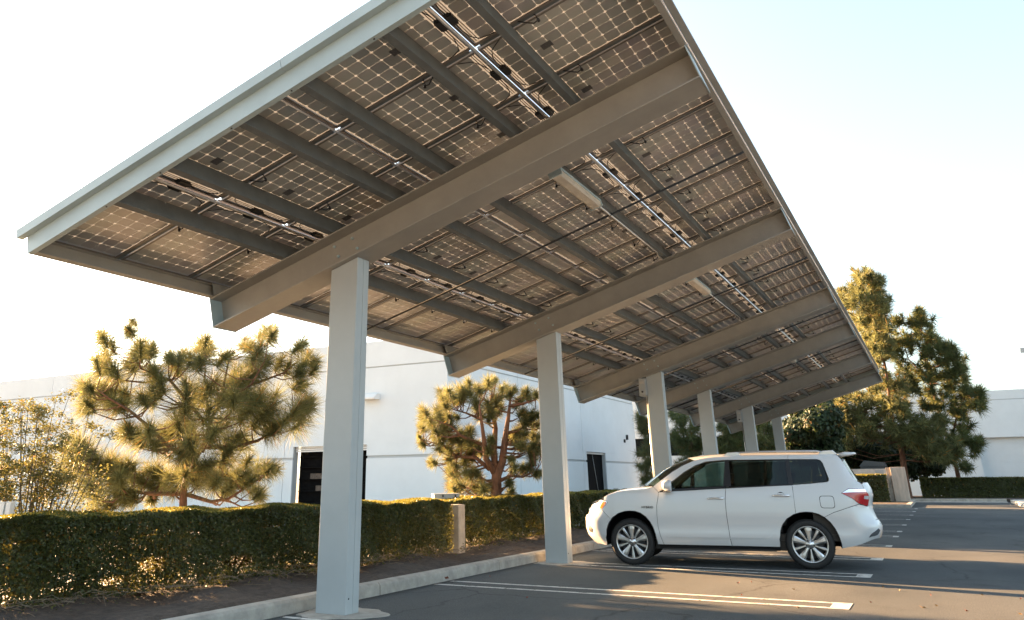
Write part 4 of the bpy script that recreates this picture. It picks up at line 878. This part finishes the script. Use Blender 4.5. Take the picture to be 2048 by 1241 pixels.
# ------------------------------------------------------------------ shrub on the left
sb = px(75, 1015, 12.6); sh = thing('flowering_shrub', 'loose shrub with thin stems and yellowish leaf clusters at the left edge', 'shrub', (sb[0], sb[1], .05))
C = []; tips = []
for k in range(150):
    u = RNG.uniform(-60, 150); top = np.interp(u, [-60, 30, 90, 130, 175], [815, 800, 815, 830, 880]); v = top+(RNG.random()**.8)*(1000-top)
    if u > 140: v = max(v, 850+RNG.uniform(0, 80))
    tips.append(px(u, v, 12.6+RNG.uniform(-.8, .8)))
for (u, v) in ((140, 788), (112, 800), (58, 805), (12, 812), (75, 815), (190, 855), (205, 870), (90, 818), (225, 870), (180, 850)): tips.append(px(u, v, 12.6+RNG.uniform(-.3, .3)))
for q in tips: C.append(q+RNG.normal(0, .06, (95, 3))*np.array([1, 1, .55]))
C.append(np.stack([RNG.uniform(sb[0]-.9, sb[0]+.40, 14000), RNG.uniform(sb[1]-.8, sb[1]+.8, 14000), .3+1.35*RNG.random(14000)**1.3], 1))
C = np.concatenate(C); V, F, t = leaves(C, np.tile([0, 0, 1.], (len(C), 1)), .022, .5)
fast('leaves', V-np.array(sh.location), F, shrubm, sh, t, n=4)
stm = MB()
for q in tips[::4]+tips[-10:]:
    s0 = sb+RNG.normal(0, .12, 3); s0[2] = .05; mid = s0*.5+q*.5+np.array([RNG.normal(0, .05), RNG.normal(0, .05), -.12])
    stm.tube([Vector(s0-np.array(sh.location)), Vector(mid-np.array(sh.location)), Vector(q-np.array(sh.location))], [.012, .007, .003], 5, cap=False)
obj('stem', stm, bark2, sh, stuff=True)

# ------------------------------------------------------------------ hedges
def hedge(lab, path, width, h, dens, size, m=hedgem, gaps=(), face=(1, -1), z0=.12, top_sun=True, ragged=0.):
    """path: list of (x, y) of the front foot line; grows to -X (width) or +Y by the normal"""
    c0 = path[len(path)//2]; root = thing('hedge', lab, 'hedge', (c0[0], c0[1], 0), 0, 'clipped hedges'); P3 = []; Nn = []
    for (a, b) in zip(path[:-1], path[1:]):
        a, b = np.array(a, float), np.array(b, float); L_ = np.linalg.norm(b-a); t = (b-a)/L_; nr = np.array([-t[1], t[0]])
        # front, top, back and a thin inside
        for kind, area in (('f', L_*h), ('t', L_*width), ('b', L_*h*.6), ('i', L_*h*1.6)):
            n = int(area*dens); u = RNG.random(n); z = RNG.random(n); q = RNG.random(n)
            if kind == 'f': off = np.abs(RNG.normal(0, .07, n)); zz = z*h*1.0; nv = np.array([-nr[0], -nr[1], .25])
            if kind == 't': off = q*width; zz = h-np.abs(RNG.normal(0, .035, n)); nv = np.array([-.9, .25, .45])
            if kind == 'b': off = width-np.abs(RNG.normal(0, .07, n)); zz = z*h; nv = np.array([nr[0], nr[1], .2])
            if kind == 'i': off = q*width; zz = h*(.12+.86*z); nv = np.array([0, 0, 1.])
            p2 = a+np.outer(u*L_, t)+np.outer(off, nr)
            bul = .05*np.sin(p2[:, 1]*2.3+zz*3)+.04*np.sin(p2[:, 1]*5.7+zz*5); bulx = -nr[None]*bul[:, None]
            zz2 = zz+(.022*np.sin(p2[:, 1]*3.1+p2[:, 0]*4)+.015*np.sin(p2[:, 1]*9))*(zz > h*.7)
            keep = np.ones(n, bool)
            if ragged > 0: keep &= ~((zz < h*.42) & (RNG.random(n) < ragged*(1-zz/(h*.42))))
            for (gy, gz, ry_, rz_) in gaps: keep &= ((p2[:, 1]-gy)/ry_)**2+((zz2-gz)/rz_)**2 > 1+RNG.normal(0, .25, n)
            pp = np.concatenate([p2+bulx*(kind == 'f'), (zz2+z0)[:, None]], 1)[keep]; P3.append(pp); Nn.append(np.tile(nv, (len(pp), 1)))
    P3 = np.concatenate(P3); Nn = np.concatenate(Nn); V, F, t = leaves(P3, Nn, size, .5)
    fast('leaves', V-np.array([c0[0], c0[1], 0]), F, m, root, t, n=4)
    return root
def stems(root, pts, m=bark2, hh=.75):
    b = MB(); o = root.location
    for (x, y) in pts:
        for k in range(random.randint(3, 5)):
            e = (x+random.uniform(-.25, .25), y+random.uniform(-.35, .35), random.uniform(.5, hh+.2))
            b.tube([(x-o.x+random.uniform(-.03, .03), y-o.y, 0), ((x+e[0])/2-o.x+random.uniform(-.05, .05), (y+e[1])/2-o.y, e[2]*.55), (e[0]-o.x, e[1]-o.y, e[2])], [.022, .016, .007], 6, cap=False)
    obj('stem', b, m, root, stuff=True)
hL = hedge('long clipped hedge behind the nearest post, left of the concrete pier', [(-2.95, -6.5), (-2.75, -2.0), (-2.35, 1.0), (-2.12, 3.5), (-2.16, 6.35)], .95, .90, 9500, .019, gaps=((.95, .24, .26, .08), (-.35, .30, .16, .10), (-.85, .16, .16, .06)), ragged=.34)
hR = hedge('lower hedge with bare soil in front, right of the concrete pier', [(-2.42, 6.75), (-2.45, 10.0), (-2.7, 14.0), (-3.0, 19.0), (-3.4, 30)], .9, .885, 4500, .024, ragged=.3)
stems(hL, [(-3.1, y) for y in np.arange(-4, 6.3, .62)]); stems(hR, [(-2.9, y) for y in np.arange(7, 18, .7)])
hedge('dark hedge before the far white building at the right edge', [(4.9, 52), (14, 52.3), (22, 52.5)], 1.4, 1.12, 1100, .06, z0=.14, ragged=0)
hedge('short hedge block just left of the pale wall end', [(-.2, 43), (3.5, 43.1)], 1.2, 1.36, 1000, .055, ragged=0)
# fallen twigs and litter under the hedge
tw2 = MB()
for k in range(300):
    y = random.uniform(-3.5, 6.2); x = np.interp(y, [-3.5, 1, 6], [-2.85, -2.3, -2.1])+abs(random.gauss(0, .28))*(1 if random.random() < .85 else -1)
    a = random.uniform(0, 6.28); l = random.uniform(.08, .38); z = .13+random.uniform(0, .09)
    tw2.tube([(x, y, z), (x+l*.5*math.cos(a)+random.uniform(-.03, .03), y+l*.5*math.sin(a), z+random.uniform(-.01, .06)), (x+l*math.cos(a), y+l*math.sin(a), z-.02+random.uniform(-.01, .04))], [.0045, .0035, .002], 4, cap=False)
tt = obj('dry_twigs', tw2, twigm); tt['kind'] = 'stuff'; tt['label'] = 'dry twigs lying along the foot of the hedge'
n = 1000; yy_ = RNG.uniform(-4, 12, n); xx_ = np.interp(yy_, [-4, 1, 6, 12], [-2.8, -2.3, -2.15, -2.4])+RNG.normal(.18, .22, n)
V, F, t = leaves(np.stack([xx_, yy_, .13+np.abs(RNG.normal(0, .05, n))], 1), np.tile([0, 0, 1.], (n, 1)), .02, .6)
lf = fast('leaf_litter', V, F, hedgem, None, t, n=4); lf['kind'] = 'stuff'; lf['label'] = 'low leaves and litter at the foot of the hedge'

# ------------------------------------------------------------------ small things
pr_ = thing('concrete_pier', 'stained square concrete pier standing between the two hedges', 'pier', (-2.25, 6.56, 0))
obj('shaft', box((-.155, -.13, 0), (.155, .13, .925)), pierm, pr_, bevel=.02)
ub = thing('utility_box', 'grey metal utility box on two short legs above the hedge near the concrete pier', 'utility box', (-3.30, 8.0, .93), R(38))
obj('case', box((-.27, -.2, 0), (.27, .22, .15)), boxm, ub, bevel=.006); obj('lid', box((-.28, -.21, .151), (.28, .23, .168)), boxm, ub)
for x in (-.1, .17): obj('latch', box((x, -.222, .10), (x+.03, -.2005, .15)), black, ub)
obj('latch', box((.2705, -.05, .10), (.285, -.02, .15)), black, ub)
for x in (-.15, .15): obj('leg', MB().tube([(x, 0, -.93), (x, 0, -.001)], .018, 6), galv, ub)
wc = thing('white_cabinet', 'narrow white double post cabinet behind the hedge at the far left', 'cabinet', (-3.95, -1.48, 0), R(28))
obj('door', box((-.14, -.05, 0), (-.012, .05, 1.16)), white, wc, bevel=.004); obj('door', box((.012, -.05, 0), (.07, .05, 1.16)), white, wc, bevel=.004); obj('spine', box((-.011, -.03, 0), (.011, .03, 1.15)), boxm, wc)
ws = thing('wall_end', 'pale upright slab at the end of the bin enclosure beside the pine trunk', 'wall', (4.0, 44.2, 0))
obj('face', box((-.28, -.2, .1), (.44, .3, 1.86)), mat('pink_concrete', (.58, .47, .37), .8, noise=.3, nscale=2, stretch=(3, 3, .5)), ws, bevel=.02); obj('shaded_side', box((-.50, -.1, .1), (-.285, .3, 1.84)), pierm, ws, bevel=.01)  # darker second box paints the shade on the slab's narrow left side
be = thing('bin_enclosure', 'low white enclosure wall behind the short hedge with a small faded notice', 'wall', (1.5, 46, 0))
obj('wall', box((-4, 0, 0), (1.98, .2, 1.80)), concw, be); obj('notice', box((1.35, -.012, 1.5), (1.8, -.001, 1.74)), boxm, be)
bl = thing('rubbish_bin', 'dark rubbish bin with a pitched lid poking above the low white enclosure wall', 'bin', (2.75, 47.4, 0))
obj('pitched_top', MB().prism([(-.75, 1.95), (-.45, 2.28), (.62, 2.16), (.70, 1.95)], -.4, .5), boxm if False else mat('bin_plastic', (.05, .06, .065), .5), bl); obj('body', box((-.7, -.35, 0), (.65, .45, 1.949)), MATS['bin_plastic'], bl)
def dryleaf(x, y, z, s, m, lab, group, lift=.015):
    a = random.uniform(0, 6.28); b = MB(); ca, sa = math.cos(a), math.sin(a)
    pts = [(-1, 0, 0), (-.4, .38, lift/s), (.3, .3, lift*.6/s), (1, 0, lift*1.6/s), (.35, -.34, lift*.3/s), (-.4, -.3, 0), (0, 0, -.1)]
    b.add([((p[0]*ca-p[1]*sa)*s, (p[0]*sa+p[1]*ca)*s, p[2]*s+.006) for p in pts], [(0, 1, 6), (1, 2, 6), (2, 3, 6), (3, 4, 6), (4, 5, 6), (5, 0, 6)])
    o = obj('dry_leaf', b, m); o.location = (x, y, z); return tag(o, lab, 'leaf', group)
def gp(u, v):
    d = CF+CR*(u-1024-PPX)/FPX-CU*(v-620.5-PPY)/FPX; return CAMP+d*(-CAMP[2]/d[2])
q = gp(891, 1163); dryleaf(q[0], q[1], .03, .06, redleaf, 'curled red dry leaf against the kerb at the end of a parking line', 'dry leaves on the asphalt', .03)
LEAFL = {980: 'dry leaf in the shade just beyond the parking line near the kerb', 1055: 'dry leaf in the shade on the near side of the parking line', 1846: 'largest pale dry leaf on the sunlit asphalt right of the parking line end', 2040: 'dry leaf at the very bottom right edge of the photo'}
for (u, v, s) in ((1767, 1176, .05), (1800, 1183, .04), (1862, 1192, .035), (1965, 1192, .04), (1846, 1217, .06), (1872, 1213, .05), (1742, 1207, .025), (1933, 1224, .03), (2040, 1230, .05), (2042, 1200, .025), (1477, 1168, .035), (1588, 1181, .04), (1484, 1192, .03), (1596, 1218, .04), (1503, 1166, .02), (980, 1155, .03), (1055, 1197, .035)):
    q = gp(u, v); dryleaf(q[0], q[1], .0, s*.62, litter if s > .036 else redleaf, LEAFL.get(u, 'small pale dry leaf on the sunlit asphalt past the end of the nearest parking line' if u > 1730 else 'tiny dark leaf scrap on the sunlit asphalt between the parking line and the car'), 'pale leaves past the parking line' if u > 1730 else 'dry leaves on the asphalt')
